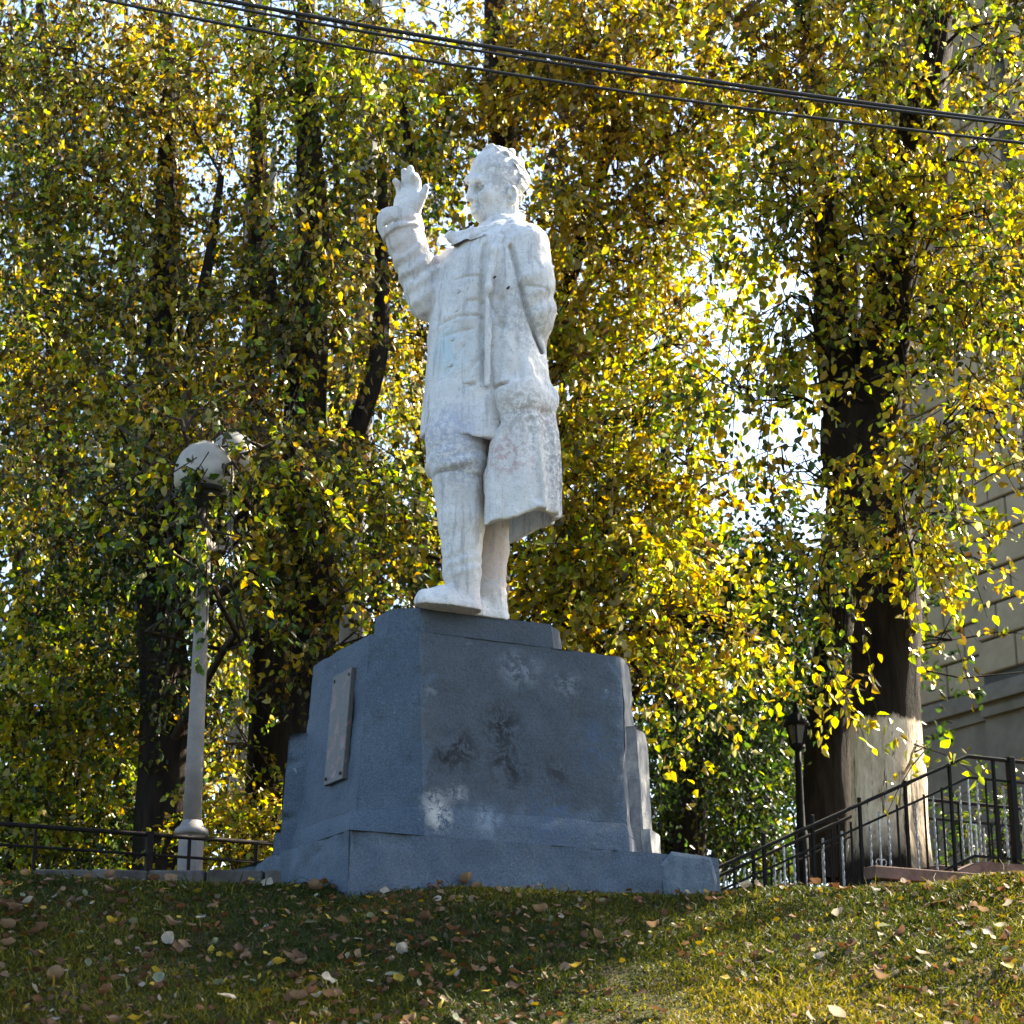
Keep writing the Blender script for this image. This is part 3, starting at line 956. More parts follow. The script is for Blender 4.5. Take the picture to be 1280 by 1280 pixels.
# shape of the front edge: straight on the chest, falling back below the pocket
edge = np.interp(G[1], [280, 300, 330, 480, 520, 545, 575, 610, 700], [24, 32, 39, 40, 40, 40, 46, 50, 50])
d = smax(d, a - edge, 3)
d = smax(d, -(b + 58), 4)
d = smax(d, -smax(inner, -(a + 70), 3), 3)
d = smax(d, -smax(smax(IN - 1, a * -1 + 14, 3), 560 - G[1], 14), 4)
hem = 677 - .27 * (G[0] - 607) - .10 * np.clip(G[2] + 40, 0, 200) + 2.0 * np.sin(G[0] * .12)
d = smax(d, G[1] - hem, 2.0)
# lapel roll along the front edge
for p, q, r in ((dsg(642, 281, -48), dsg(617, 312, -70), 6), (dsg(617, 312, -70), dsg(611, 360, -74), 5.0), (dsg(611, 360, -74), dsg(609, 480, -70), 4.2)):
    d = smin(d, cap(G, p, q, r, r * .9), 5)
# pocket flap with the hand in the pocket
fl = ell(G, dsg(656, 497, -58), (30, 15, 17)); d = smin(d, fl, 14)
d = smin(d, ell(G, dsg(689, 500, -30), (9, 12, 14)), 9)
# near sleeve
A0, A1, A2, A3 = dsg(660, 309, -48), dsg(665, 352, -52), dsg(668, 393, -42), dsg(657, 436, -22)
arm = chain(G, [(A0, 27), (A1, 26.5), (A2, 25), (A3, 22)], 8)
arm = arm + 1.4 * np.sin(G[1] * .24 + G[0] * .12 + np.sin(G[2] * .1)) * np.exp(-((G[1] - 400) / 30.) ** 2)
d = smin(d, arm, 3.0)
for ln, dep, wd in (([(638, 312), (647, 343), (654, 376), (662, 402), (676, 434)], 7.5, 3.0), ([(640, 283), (628, 306)], 3.0, 2.2), ([(612, 376), (622, 400), (627, 408)], 4.0, 3.2), ([(628, 375), (632, 398), (628, 410)], 3.0, 3.2),
                    ([(660, 363), (684, 365)], 1.8, 1.8), ([(667, 330), (676, 342)], 2.2, 2.0), ([(618, 486), (634, 483)], 5.0, 2.0), ([(632, 517), (655, 517), (688, 514)], 1.8, 4.0), ([(622, 300), (612, 330)], 2.0, 2.5),
                    ([(622, 530), (634, 560), (642, 600), (648, 640)], 1.8, 6), ([(662, 530), (668, 580), (672, 625)], 2.6, 5), ([(612, 505), (622, 530)], 4.5, 4.0), ([(645, 430), (650, 475)], 1.8, 4)):
    d = d + groove(G, ln, dep, wd, 0, -62)
coat = sculpt('overcoat', [(d, go)], M_WHITE, statue, .6, 8)
for u, v, w in ((619, 346, -76), (636, 359, -77)):
    P = at(u, v, ST_Y + w * ST_S)
    MB().tube([P + Nn * -.02, P + Nn * .01], [.008, .005], 8).build('button_stub', Mdk, coat)

# ------------------------------------------------------------------ trees
def bark(name, c0, c1, scale=9, wash=None):
    m = Mat(name, .95, .1)
    nz = m.noise(scale, 6, .7, stretch=(1, 1, .16), dist=.5)
    n2 = m.noise(3, 4, .6)
    col = m.ramp(nz, [(.3, c0), (.7, c1)])
    if wash is not None:
        z0, soft = wash
        z = m.sep(m.pos)[2]
        top = m.math('ADD', z, m.math('MULTIPLY', m.noise(6, 5, .7, stretch=(1, 1, .3)), .30))
        k = m.n('ShaderNodeMapRange'); k.inputs[1].default_value = z0 + soft; k.inputs[2].default_value = z0 - soft
        k.inputs[3].default_value = 0; k.inputs[4].default_value = 1
        m.l(top, k.inputs[0])
        crack = m.ramp(m.noise(13, 5, .75, stretch=(1, 1, .13), dist=.3), [(.38, 0.), (.46, 1.)])
        low = m.n('ShaderNodeMapRange'); low.inputs[1].default_value = z0 - 1.55; low.inputs[2].default_value = z0 - 1.2
        m.l(m.math('SUBTRACT', z, m.math('MULTIPLY', m.noise(7, 4), .25)), low.inputs[0])
        kk = m.math('MULTIPLY', m.math('MULTIPLY', k.outputs[0], crack), low.outputs[0])
        lime = m.ramp(m.noise(18, 5, .7, stretch=(1, 1, .3)), [(.35, (.40, .315, .215)), (.65, (.66, .55, .41))])
        col = m.mix(kk, col, lime)
    m.color(col)
    m.bump(nz, .9, .05)
    return m.m
M_BARK = bark('dark_bark', (.006, .005, .004), (.032, .024, .018))
M_PALE = bark('pale_poplar_bark', (.10, .10, .095), (.30, .29, .27), 6)
M_TWIG = bark('twig_bark', (.022, .017, .012), (.085, .066, .05), 20)

PAL = {'yellow': (.36, .295, .016), 'gold': (.31, .20, .012), 'lime': (.20, .24, .018), 'green': (.040, .072, .010), 'olive': (.058, .055, .007),
       'brown': (.065, .036, .010), 'pale': (.30, .27, .11), 'dark': (.014, .026, .006)}
MIX = {
    'yellow': dict(yellow=5, gold=3, lime=3, olive=1.5, pale=1, brown=.5),
    'golden': dict(yellow=3.5, gold=5, lime=1, olive=1.8, brown=2, pale=1),
    'lime': dict(yellow=3.2, lime=4, green=2, olive=1.2, gold=.7, pale=.8),
    'olive': dict(olive=4, green=2.2, pale=1.0, lime=2, yellow=2, brown=1.3, gold=2.2),
    'green': dict(green=5, dark=4, lime=.7, olive=2, yellow=.2),
    'brownish': dict(brown=5, olive=3, green=1),
    'back': dict(dark=5, olive=4, green=2, brown=1, lime=.7),
    'dark': dict(dark=5, green=3, olive=.8, lime=.5),  # near-black mix: shade under the canopy put into leaf colour
}
# openings in the crowns where the sky shows in the photograph: (px, py, rx, ry)
GAPS = [(925, 550, 30, 36), (992, 560, 20, 40), (900, 470, 24, 28), (858, 150, 24, 16), (870, 330, 26, 36), (1052, 200, 16, 30), (968, 420, 14, 26), (1050, 385, 12, 14),
        (955, 500, 18, 18), (845, 570, 24, 16), (458, 758, 16, 14), (62, 430, 15, 18), (172, 460, 12, 14), (145, 457, 10, 12), (300, 415, 12, 14),
        (270, 745, 12, 24), (218, 600, 8, 26), (300, 650, 10, 34), (10, 145, 10, 16), (40, 225, 12, 12), (175, 335, 9, 9), (110, 215, 10, 10), (700, 490, 16, 20),
        (200, 390, 12, 10), (820, 205, 18, 12), (505, 200, 22, 12), (1040, 340, 10, 16), (880, 390, 20, 24), (940, 460, 22, 26)]
GAPS = np.array(GAPS, float)
# where tree leaves would hide the statue, pedestal or lamp
def keep_leaf(P, r):
    px, py = proj(P)
    k = np.ones(len(P), bool)
    for gx, gy, rx, ry in GAPS:
        q = ((px - gx) / rx) ** 2 + ((py - gy) / ry) ** 2
        k &= ~((q < .75 + .5 * r) & (r > .42))
    return k

TOTAL = [0]
def tree(name, label, base, trunks, blobs, mix='lime', leaf=.075, mat=None, per=18, group=None, twigs=.5, seed=1, ridge=.06, limbs=True, branch_mat=None, cat='tree', droop=.5, flesh=M_LEAF):
    """trunks: lists of (px, py, Y, width px); blobs: (px, py, Y, rx px, ry px, depth m, sprays, mix or None)"""
    mat = mat or M_BARK
    r_ = np.random.default_rng(seed)
    bx, by = base[:2]
    t = thing(name, label, cat, (bx, by, ground_z(bx, by)), group)
    paths = []
    mb = MB()
    for path in trunks:
        pts = [at(px, py, Y) for px, py, Y, w in path]
        rad = [.5 * w * mpp(px, py, Y) for px, py, Y, w in path]
        # resample
        P, R = [], []
        for i in range(len(pts) - 1):
            n = max(2, int(np.linalg.norm(pts[i + 1] - pts[i]) / .14))
            for k in range(n):
                s = k / n; s2 = s
                P.append(pts[i] * (1 - s2) + pts[i + 1] * s2); R.append(rad[i] * (1 - s2) + rad[i + 1] * s2)
        P.append(pts[-1]); R.append(rad[-1])
        P, R = np.array(P), np.array(R)
        for _ in range(3):
            if len(P) > 4: P[1:-1] = (P[:-2] + 2 * P[1:-1] + P[2:]) / 4
        P = P + np.stack([vnoise(P * .9 + seed), vnoise(P * .9 + seed + 9), 0 * R], 1) * .04
        n = 22 if R.max() > .12 else 10
        vs, fs = [], []
        for i in range(len(P)):
            for k in range(n):
                a = 2 * math.pi * k / n
                q = np.array([math.cos(a), math.sin(a), 0])
                rr = R[i] * (1 + ridge * 2 * float(vnoise(np.array([q[0] * 3 + seed, q[1] * 3, P[i][2] * .8]))) + ridge * float(vnoise(np.array([q[0] * 8, q[1] * 8 + seed, P[i][2] * 2.5]))))
                vs.append(P[i] + q * rr)
        for i in range(len(P) - 1):
            for k in range(n):
                fs.append((i * n + k, i * n + (k + 1) % n, (i + 1) * n + (k + 1) % n, (i + 1) * n + k))
        mb.add(vs, fs)
        paths.append((P, R))
    mb.build('trunk', mat, t, smooth=True)
    # ---- sprays
    SP, SD, SL, SM = [], [], [], []
    bm_ = MB()
    allP = np.concatenate([p for p, _ in paths]); allR = np.concatenate([q for _, q in paths])
    for bl in blobs:
        px, py, Y, rx, ry, dp, n = bl[:7]
        mx = bl[7] if len(bl) > 7 and bl[7] else mix
        c = at(px, py, Y); k = mpp(px, py, Y)
        rr = np.array([rx * k, dp, ry * k])
        v = r_.normal(size=(n, 3)); v /= np.linalg.norm(v, axis=1)[:, None]
        rad = r_.random(n) ** (.42)
        o = v * rad[:, None] * rr
        if n > 8:                                    # boughs: sprays gather, with hollows between them
            nc = max(3, n // 15)
            cid = r_.integers(0, nc, n)
            o = o[cid] * .9 + r_.normal(size=(n, 3)) * np.array([.27, .27, .18]) * (leaf / .075) ** .5 * (k / .0072) ** .5
        SP.append(c + o)
        dv = norm(o / rr * .7 + r_.normal(size=(n, 3)) * .55 + np.array([0, 0, -droop]))
        SD.append(dv)
        SL.append(r_.uniform(.28, .66, n) * (leaf / .075) ** .6)
        SM += [mx] * n
        if limbs:
            ok = np.where(allP[:, 2] < c[2] - .1)[0]
            if len(ok) == 0: ok = np.array([0])
            j = ok[np.argmin(np.linalg.norm(allP[ok] - c, axis=1) + .3 * np.abs(allP[ok, 2] - (c[2] - .8)))]
            p0 = allP[j]; L = np.linalg.norm(c - p0)
            r0 = min(allR[j] * .5, .010 + .012 * L)
            ctrl = [p0, p0 * .62 + c * .38 + np.array([0, 0, .12 * L]) + r_.normal(size=3) * .07 * L, p0 * .3 + c * .7 + np.array([0, 0, .1 * L]) + r_.normal(size=3) * .06 * L, c]
            bm_.tube(ctrl, [r0, r0 * .75, r0 * .5, r0 * .3], 6, False)
            for q in range(min(7, n)):
                e = SP[-1][q]; m0 = ctrl[1 + q % 3]
                mid = (m0 + e) / 2 + r_.normal(size=3) * .12 * np.linalg.norm(e - m0) + np.array([0, 0, .08])
                bm_.tube([m0, mid, e], [r0 * .34 + .003, r0 * .22 + .003, .004], 4, False)
    SP, SD, SL = np.concatenate(SP), np.concatenate(SD), np.concatenate(SL)
    n = len(SP)
    # ---- leaves along each spray
    tt = r_.random((n, per))
    base_p = SP[:, None] + SD[:, None] * (SL[:, None] * tt)[..., None] + np.array([0, 0, -1.]) * (.28 * SL[:, None] * tt ** 2)[..., None]
    base_p = base_p + r_.normal(size=base_p.shape) * .035 * (leaf / .075)
    ax = norm(SD[:, None] * .5 + r_.normal(size=(n, per, 3)) * .65 + np.array([0, 0, -.45]))
    nr = norm(r_.normal(size=(n, per, 3)) + np.array([0, -.1, .55]))
    sz = leaf * r_.uniform(.65, 1.25, (n, per))
    spr = r_.random(n)
    names = {}
    col = np.zeros((n, per, 3))
    SMa = np.array(SM)
    for mx in set(SM):
        ks = list(MIX[mx]); w = np.array([MIX[mx][k] for k in ks], float); w /= w.sum()
        sel = np.where(SMa == mx)[0]
        # the spray has a leading colour, its leaves stray from it
        lead = r_.choice(len(ks), size=(len(sel), 1), p=w); ind = r_.choice(len(ks), size=(len(sel), per), p=w)
        pick = np.where(r_.random((len(sel), per)) < .55, lead, ind)
        col[sel] = np.array([PAL[k] for k in ks])[pick]
    col *= r_.uniform(.75, 1.25, (n, per, 1)); col *= 1 + r_.normal(size=(n, per, 3)) * .05
    base_p = base_p.reshape(-1, 3); ax = ax.reshape(-1, 3); nr = nr.reshape(-1, 3); sz = sz.ravel(); col = col.reshape(-1, 3)
    k = keep_leaf(base_p, r_.random(len(base_p)))
    base_p, ax, nr, sz, col = base_p[k], ax[k], nr[k], sz[k], np.clip(col[k], .005, .8)
    V, Fq = leaf_arrays(base_p, ax, nr, sz)
    TOTAL[0] += len(base_p)
    cr = tinted('crown', V, Fq, np.repeat(col, 2, 0), flesh, t, off=wpos(t))
    cr['kind'] = 'stuff'
    # ---- twigs
    if twigs > 0:
        ks = np.where(r_.random(n) < twigs)[0]
        p0 = SP[ks]; d = SD[ks]; L = SL[ks][:, None]
        seg = [p0 - d * .12, p0 + d * L * .35 - np.array([0, 0, .035]) * L, p0 + d * L * .7 - np.array([0, 0, .14]) * L, p0 + d * L - np.array([0, 0, .28]) * L]
        u = norm(np.cross(d, r_.normal(size=d.shape))); w = np.cross(d, u)
        Vt = []
        for i, s in enumerate(seg):
            r0 = (.006, .005, .0035, .002)[i] * max(1., leaf / .075)
            for a in (0, 2.094, 4.189):
                Vt.append(s + (u * math.cos(a) + w * math.sin(a)) * r0)
        Vt = np.stack(Vt, 1).reshape(-1, 3)
        b = (np.arange(len(ks)) * 12)[:, None]
        quads = []
        for i in range(3):
            for q in range(3):
                quads.append([i * 3 + q, i * 3 + (q + 1) % 3, i * 3 + 3 + (q + 1) % 3, i * 3 + 3 + q])
        Ft = (b[:, None] + np.array(quads)[None]).reshape(-1, 4)
        me = mesh_np('twigs', Vt - wpos(t), Ft, True); me.materials.append(branch_mat or M_TWIG)
        o = bpy.data.objects.new('twigs', me); COL.objects.link(o); place(o, wpos(t), t); o['kind'] = 'stuff'
    if limbs and bm_.v:
        bm_.build('branches', branch_mat or mat, t, smooth=True, kind='stuff')
    return t

# --- the big tree beside the steps, whitewashed at the foot
Yb = 18.4
M_WASH = bark('whitewashed_bark', (.006, .005, .004), (.030, .021, .015), 9, wash=(at(1108, 905, Yb)[2] + .15, .02))
tree('roadside_tree', 'big dark forked tree with whitewashed trunk foot behind the stair railing', at(1108, 1090, Yb),
     [[(1114, 1112, Yb, 124), (1112, 1085, Yb, 103), (1109, 1040, Yb, 90), (1107, 940, Yb, 85), (1106, 860, Yb, 83), (1108, 760, Yb, 82), (1100, 680, Yb, 88), (1085, 610, Yb, 92), (1075, 560, Yb, 98), (1070, 520, Yb, 84)],
      [(1078, 570, Yb, 60), (1055, 500, Yb, 56), (1043, 430, Yb, 50), (1040, 340, Yb, 44), (1034, 250, Yb + .2, 38), (1026, 180, Yb + .3, 32), (1010, 80, Yb + .5, 26), (1000, -60, Yb + .6, 18)],
      [(1082, 570, Yb, 74), (1098, 480, Yb, 74), (1108, 400, Yb, 66), (1118, 320, Yb, 58), (1132, 230, Yb, 58), (1150, 140, Yb, 50), (1168, 60, Yb + .2, 42), (1180, -40, Yb + .3, 36), (1190, -180, Yb + .4, 24)]],
     [(1175, 535, 17.0, 76, 50, .7, 44, 'yellow'), (1140, 690, 17.1, 42, 72, .45, 62, 'yellow'), (1250, 520, 17.2, 60, 70, .8, 34, 'yellow'), 
      (1025, 725, 17.2, 34, 22, .4, 9, 'yellow'), (1120, 610, 17.0, 60, 26, .4, 18, 'lime'), (1195, 440, 17.6, 70, 60, .9, 36), (1240, 360, 17.8, 70, 60, 1, 34, 'olive'), (1150, 330, 17.2, 70, 50, .7, 44, 'yellow'),
      (1080, 300, 17.3, 40, 30, .6, 18), (990, 370, 17.4, 60, 60, .9, 50, 'lime'), (1000, 250, 17.4, 60, 50, .9, 55), (1080, 200, 17.6, 60, 50, .9, 50, 'yellow'), (1230, 260, 17.6, 60, 50, .9, 60, 'yellow'), (1190, 200, 17.6, 40, 40, .7, 34, 'yellow'),
      (1020, 120, 17.6, 70, 50, 1, 70, 'golden'), (1110, 70, 17.6, 70, 60, 1, 75, 'yellow'), (1240, 60, 17.9, 50, 60, .8, 34, 'lime'), (1000, 20, 17.7, 70, 50, 1, 75, 'golden'), (1200, 0, 17.8, 80, 40, 1, 50, 'olive'),
      (1060, -60, 17.9, 120, 60, 1.2, 110), (1180, -140, 17.9, 120, 60, 1.2, 90), (1280, 180, 18.2, 40, 70, 1, 40, 'olive'), (1040, 840, 17.2, 22, 24, .3, 7, 'yellow'), (1155, 935, 17.6, 5, 6, .1, 2, 'lime'), (1300, 420, 18.2, 40, 90, 1, 55, 'olive'),
      (935, 500, 18.0, 60, 70, .9, 44, 'lime'), (980, 590, 18.2, 40, 40, .7, 20, 'olive'), (960, 320, 18.0, 60, 60, .9, 50, 'yellow'), (1290, 30, 18.2, 40, 60, 1, 20, 'olive')],
     'lime', .094, M_WASH, per=15, twigs=.6, seed=3, droop=.6)

# --- the golden tree behind the statue
Yc = 21.2
tree('golden_tree', 'tall golden-yellow tree filling the sky right behind the statue', at(600, 1090, Yc),
     [[(602, 1100, Yc, 66), (604, 900, Yc, 58), (610, 600, Yc, 50), (622, 300, Yc, 44), (628, 150, Yc, 40), (622, 40, Yc, 34), (618, -160, Yc, 22)],
      [(612, 620, Yc, 30), (660, 480, Yc - .4, 24), (720, 330, Yc - .6, 20), (760, 180, Yc - .8, 14), (790, 40, Yc - .8, 10)],
      [(614, 560, Yc, 26), (560, 420, Yc - .2, 20), (520, 280, Yc - .3, 16), (500, 100, Yc - .4, 10)]],
     [(760, 90, 19.9, 110, 70, 1.2, 190, 'golden'), (640, 60, 20.3, 90, 70, 1.2, 140, 'golden'), (860, 60, 19.9, 90, 70, 1.1, 150, 'golden'), (920, 150, 19.9, 80, 50, 1, 110, 'yellow'), (780, 210, 19.9, 90, 60, 1, 150, 'golden'),
      (720, 300, 20.1, 80, 60, 1, 120, 'golden'), (800, 330, 19.7, 70, 60, 1, 110, 'yellow'), (870, 280, 19.9, 60, 50, .9, 60, 'lime'), (750, 420, 19.7, 75, 60, 1, 130, 'yellow'), (840, 430, 19.5, 60, 55, .9, 80, 'yellow'),
      (730, 540, 19.5, 70, 55, .9, 110, 'yellow'), (820, 520, 19.5, 60, 50, .9, 70, 'lime'), (740, 640, 19.1, 80, 55, .8, 130, 'yellow'), (830, 640, 19.3, 55, 55, .8, 60, 'golden'), (790, 720, 18.9, 70, 50, .7, 110, 'yellow'),
      (690, 690, 19.3, 45, 60, .6, 70, 'yellow'), (730, 770, 18.9, 55, 38, .5, 75, 'yellow'), (810, 780, 18.7, 44, 30, .5, 44, 'yellow'), (895, 778, 18.7, 40, 18, .4, 22, 'yellow'), (935, 795, 18.6, 22, 10, .3, 8, 'yellow'), (800, 840, 18.6, 24, 34, .3, 24, 'yellow'),
      (540, 90, 20.7, 80, 70, 1, 80, 'golden'), (560, 180, 20.7, 70, 50, .9, 70, 'olive'), (470, 210, 20.9, 60, 60, .9, 45, 'olive'), (500, 420, 20.9, 60, 70, .9, 46, 'golden'), (460, 330, 20.9, 60, 50, .9, 40, 'golden'),
      (500, 580, 20.7, 50, 70, .8, 55, 'lime'), (480, 690, 20.5, 60, 50, .8, 55, 'olive'), (680, 400, 20.5, 50, 70, .8, 60, 'golden'), (700, -50, 20.4, 200, 70, 1.4, 200, 'golden'), (880, -60, 20.2, 120, 60, 1.2, 100, 'golden'), (860, 580, 19.5, 40, 30, .7, 24, 'lime')],
     'golden', .094, None, per=15, twigs=.4, seed=5, droop=.55)

# --- left-hand trees
Yd = 18.5
tree('ivy_dark_tree', 'dark-trunked tree rising just left of the pedestal', at(385, 1090, Yd),
     [[(396, 1100, Yd, 74), (395, 900, Yd, 66), (392, 780, Yd, 62), (386, 640, Yd, 58), (378, 520, Yd, 52), (382, 400, Yd, 46), (390, 300, Yd, 40), (386, 200, Yd, 32), (384, 60, Yd, 22), (382, -120, Yd, 14)],
      [(388, 700, Yd, 34), (430, 575, Yd, 28), (466, 470, Yd + .2, 24), (482, 370, Yd + .3, 18), (476, 200, Yd + .5, 11)],
      [(380, 520, Yd, 28), (350, 430, Yd - .2, 20), (330, 330, Yd - .4, 14)]],
     [(380, 640, 17.4, 70, 60, .7, 60, 'olive'), (440, 620, 17.4, 60, 60, .7, 56, 'lime'), (350, 540, 17.5, 60, 50, .8, 46, 'olive'), (400, 450, 17.5, 60, 60, .8, 52, 'olive'), (350, 360, 17.6, 70, 50, .9, 54, 'olive'), (430, 300, 17.6, 60, 50, .9, 45, 'olive'),
      (380, 200, 17.8, 70, 60, .9, 62, 'olive'), (440, 120, 17.8, 70, 60, 1, 62, 'lime'), (350, 90, 17.8, 70, 60, 1, 64, 'lime'), (470, 30, 18, 60, 50, 1, 44, 'yellow'), (360, 0, 18, 90, 50, 1, 80, 'yellow'), (400, -90, 18, 120, 50, 1.2, 80),
      (430, 740, 17, 55, 40, .6, 45, 'olive'), (340, 720, 17.2, 40, 40, .5, 26, 'lime'), (320, 590, 17.2, 30, 40, .4, 20, 'olive'), (290, 650, 17.3, 26, 36, .4, 16, 'lime'), (480, 790, 18, 30, 20, .5, 12, 'olive'), (410, 810, 17.6, 26, 20, .4, 10, 'olive')],
     'olive', .080, None, per=16, twigs=.6, seed=11, droop=.6, branch_mat=M_TWIG)
tree('leaning_dark_tree', 'black-barked tree between lamp post and pedestal', at(335, 1090, 20),
     [[(338, 1100, 20, 62), (336, 950, 20, 58), (334, 820, 20, 52), (330, 700, 20, 46), (325, 560, 20.2, 38), (322, 450, 20.3, 30), (320, 330, 20.4, 26), (322, 200, 20.5, 22), (318, 0, 20.6, 14)]],
     [(310, 500, 19.6, 50, 60, .8, 40, 'golden'), (290, 320, 19.8, 60, 60, .9, 60, 'olive'), (270, 200, 19.8, 60, 60, 1, 70, 'golden'), (280, 60, 20, 80, 60, 1, 90, 'olive'), (320, 760, 19.5, 40, 50, .6, 36, 'golden'), (290, 1010, 19, 26, 40, .4, 50, 'yellow'), (280, 930, 19.4, 30, 40, .5, 30, 'lime')],
     'olive', .064, None, per=18, twigs=.5, seed=13, branch_mat=M_TWIG)
tree('ivy_clad_tree', 'thick dark trunk wrapped in green leaves, left of the lamp post', at(205, 1090, 19),
     [[(204, 1100, 19, 76), (204, 980, 19, 66), (203, 850, 19, 60), (200, 720, 19, 54), (196, 600, 19, 46), (198, 450, 19.2, 36), (205, 300, 19.4, 28), (210, 100, 19.6, 20), (212, -80, 19.7, 12)],
      [(200, 560, 19, 24), (235, 430, 18.8, 18), (262, 330, 18.6, 12), (275, 220, 18.6, 8)]],
     [(200, 700, 18.5, 36, 90, .5, 90, 'green'), (200, 850, 18.5, 34, 60, .4, 40, 'green'), (150, 600, 18, 60, 50, .8, 70, 'olive'), (240, 560, 17.6, 60, 40, .7, 70, 'olive'), (160, 480, 18.2, 70, 50, 1, 80, 'olive'), (250, 470, 18.2, 60, 50, .9, 60, 'golden'),
      (110, 380, 18.4, 70, 60, 1, 80, 'olive'), (210, 370, 18.4, 60, 50, 1, 70, 'olive'), (150, 260, 18.6, 80, 60, 1, 110, 'olive'), (70, 200, 18.6, 70, 70, 1, 90, 'olive'), (220, 150, 18.8, 70, 60, 1, 80, 'golden'), (130, 110, 18.8, 80, 60, 1, 100, 'olive'), (190, 30, 18.8, 90, 50, 1, 90, 'golden'), (40, 60, 18.8, 80, 70, 1, 100, 'olive'), (120, -60, 19, 160, 50, 1.2, 120, 'olive'),
      (280, 585, 15.3, 36, 16, .2, 16, 'lime'), (245, 600, 15.3, 16, 8, .15, 7, 'green'), (250, 645, 15.4, 40, 16, .25, 20, 'lime'), (230, 540, 15.5, 40, 20, .3, 22, 'brownish'), (255, 715, 15.6, 34, 26, .3, 18, 'green'), (330, 560, 15.9, 34, 30, .3, 24, 'olive')],
     'olive', .076, None, per=16, twigs=.5, seed=17, branch_mat=M_TWIG)
tree('far_left_tree', 'leafy slim tree at the left edge with dense lower branches', at(80, 1090, 21),
     [[(88, 1100, 21, 40), (86, 900, 21, 36), (84, 760, 21, 32), (76, 600, 21, 28), (70, 400, 21, 22), (60, 200, 21, 16), (50, -50, 21, 10)]],
     [(40, 560, 20, 60, 60, 1, 90, 'olive'), (60, 660, 20, 70, 60, 1, 100, 'olive'), (40, 770, 19.8, 60, 60, .9, 90, 'lime'), (120, 720, 19.8, 60, 50, .9, 80, 'green'), (60, 880, 19.5, 60, 60, .8, 100, 'lime'), (130, 850, 19.6, 55, 60, .8, 80, 'olive'), (30, 460, 20, 60, 60, 1, 90, 'olive'), (10, 330, 20, 60, 70, 1, 90, 'olive'), (110, 950, 19.5, 60, 40, .7, 70, 'lime'), (20, 990, 19.2, 40, 50, .6, 60, 'lime'), (10, 900, 19.2, 26, 60, .6, 40, 'yellow'), (100, 500, 20, 50, 50, .9, 50, 'golden'), (-30, 120, 20, 60, 100, 1, 90, 'olive')],
     'lime', .078, None, per=17, twigs=.4, seed=19)
tree('pale_poplar', 'slender pale-barked poplar catching the sun above the raised hand', at(462, 1090, 23),
     [[(436, 1100, 23, 36), (446, 700, 23, 32), (452, 400, 23, 28), (456, 200, 23, 26), (462, 80, 23, 26), (470, 0, 23, 26), (474, -120, 23, 18)]],
     [(450, 420, 22.4, 60, 70, 1, 50, 'golden'), (520, 330, 22.6, 60, 60, 1, 60, 'golden'), (470, 500, 22.4, 50, 50, .9, 40, 'yellow'), (560, 480, 22.6, 60, 60, .9, 60, 'olive'), (520, 640, 22, 60, 70, .9, 70, 'olive'), (450, 860, 22, 40, 50, .8, 30, 'golden')],
     'golden', .066, M_PALE, per=16, twigs=.5, seed=23, branch_mat=M_PALE)
tree('grey_poplar', 'straight grey poplar stem standing behind the lamp head', at(316, 1090, 24.5),
     [[(300, 1100, 24.5, 34), (306, 800, 24.5, 32), (314, 460, 24.5, 28), (319, 330, 24.5, 24), (322, 210, 24.5, 24), (326, 60, 24.5, 18), (328, -100, 24.5, 12)],
      [(328, 480, 24.5, 16), (336, 380, 24.5, 15), (340, 300, 24.5, 12), (344, 180, 24.5, 8)]],
     [(250, 500, 24, 60, 60, 1, 60, 'olive'), (240, 380, 24, 50, 50, 1, 44, 'olive'), (270, 640, 24, 50, 60, 1, 44, 'golden'), (280, 800, 24, 60, 70, 1, 80, 'lime'), (300, 900, 24, 40, 60, 1, 50, 'golden')],
     'olive', .070, M_PALE, per=16, twigs=.4, seed=29, branch_mat=M_PALE)
tree('pale_poplar', 'thin white-barked stem half hidden in leaves at the top left', at(384, 1090, 26),
     [[(372, 1100, 26, 26), (378, 600, 26, 22), (383, 300, 26, 20), (386, 200, 26, 18), (388, 60, 26, 14), (390, -80, 26, 9)]],
     [(370, 300, 25.6, 70, 80, 1, 60, 'olive'), (400, 140, 25.6, 60, 70, 1, 50, 'lime'), (420, 560, 25.4, 60, 70, 1, 50, 'olive')],
     'olive', .072, M_PALE, per=14, twigs=.3, seed=31, branch_mat=M_PALE)
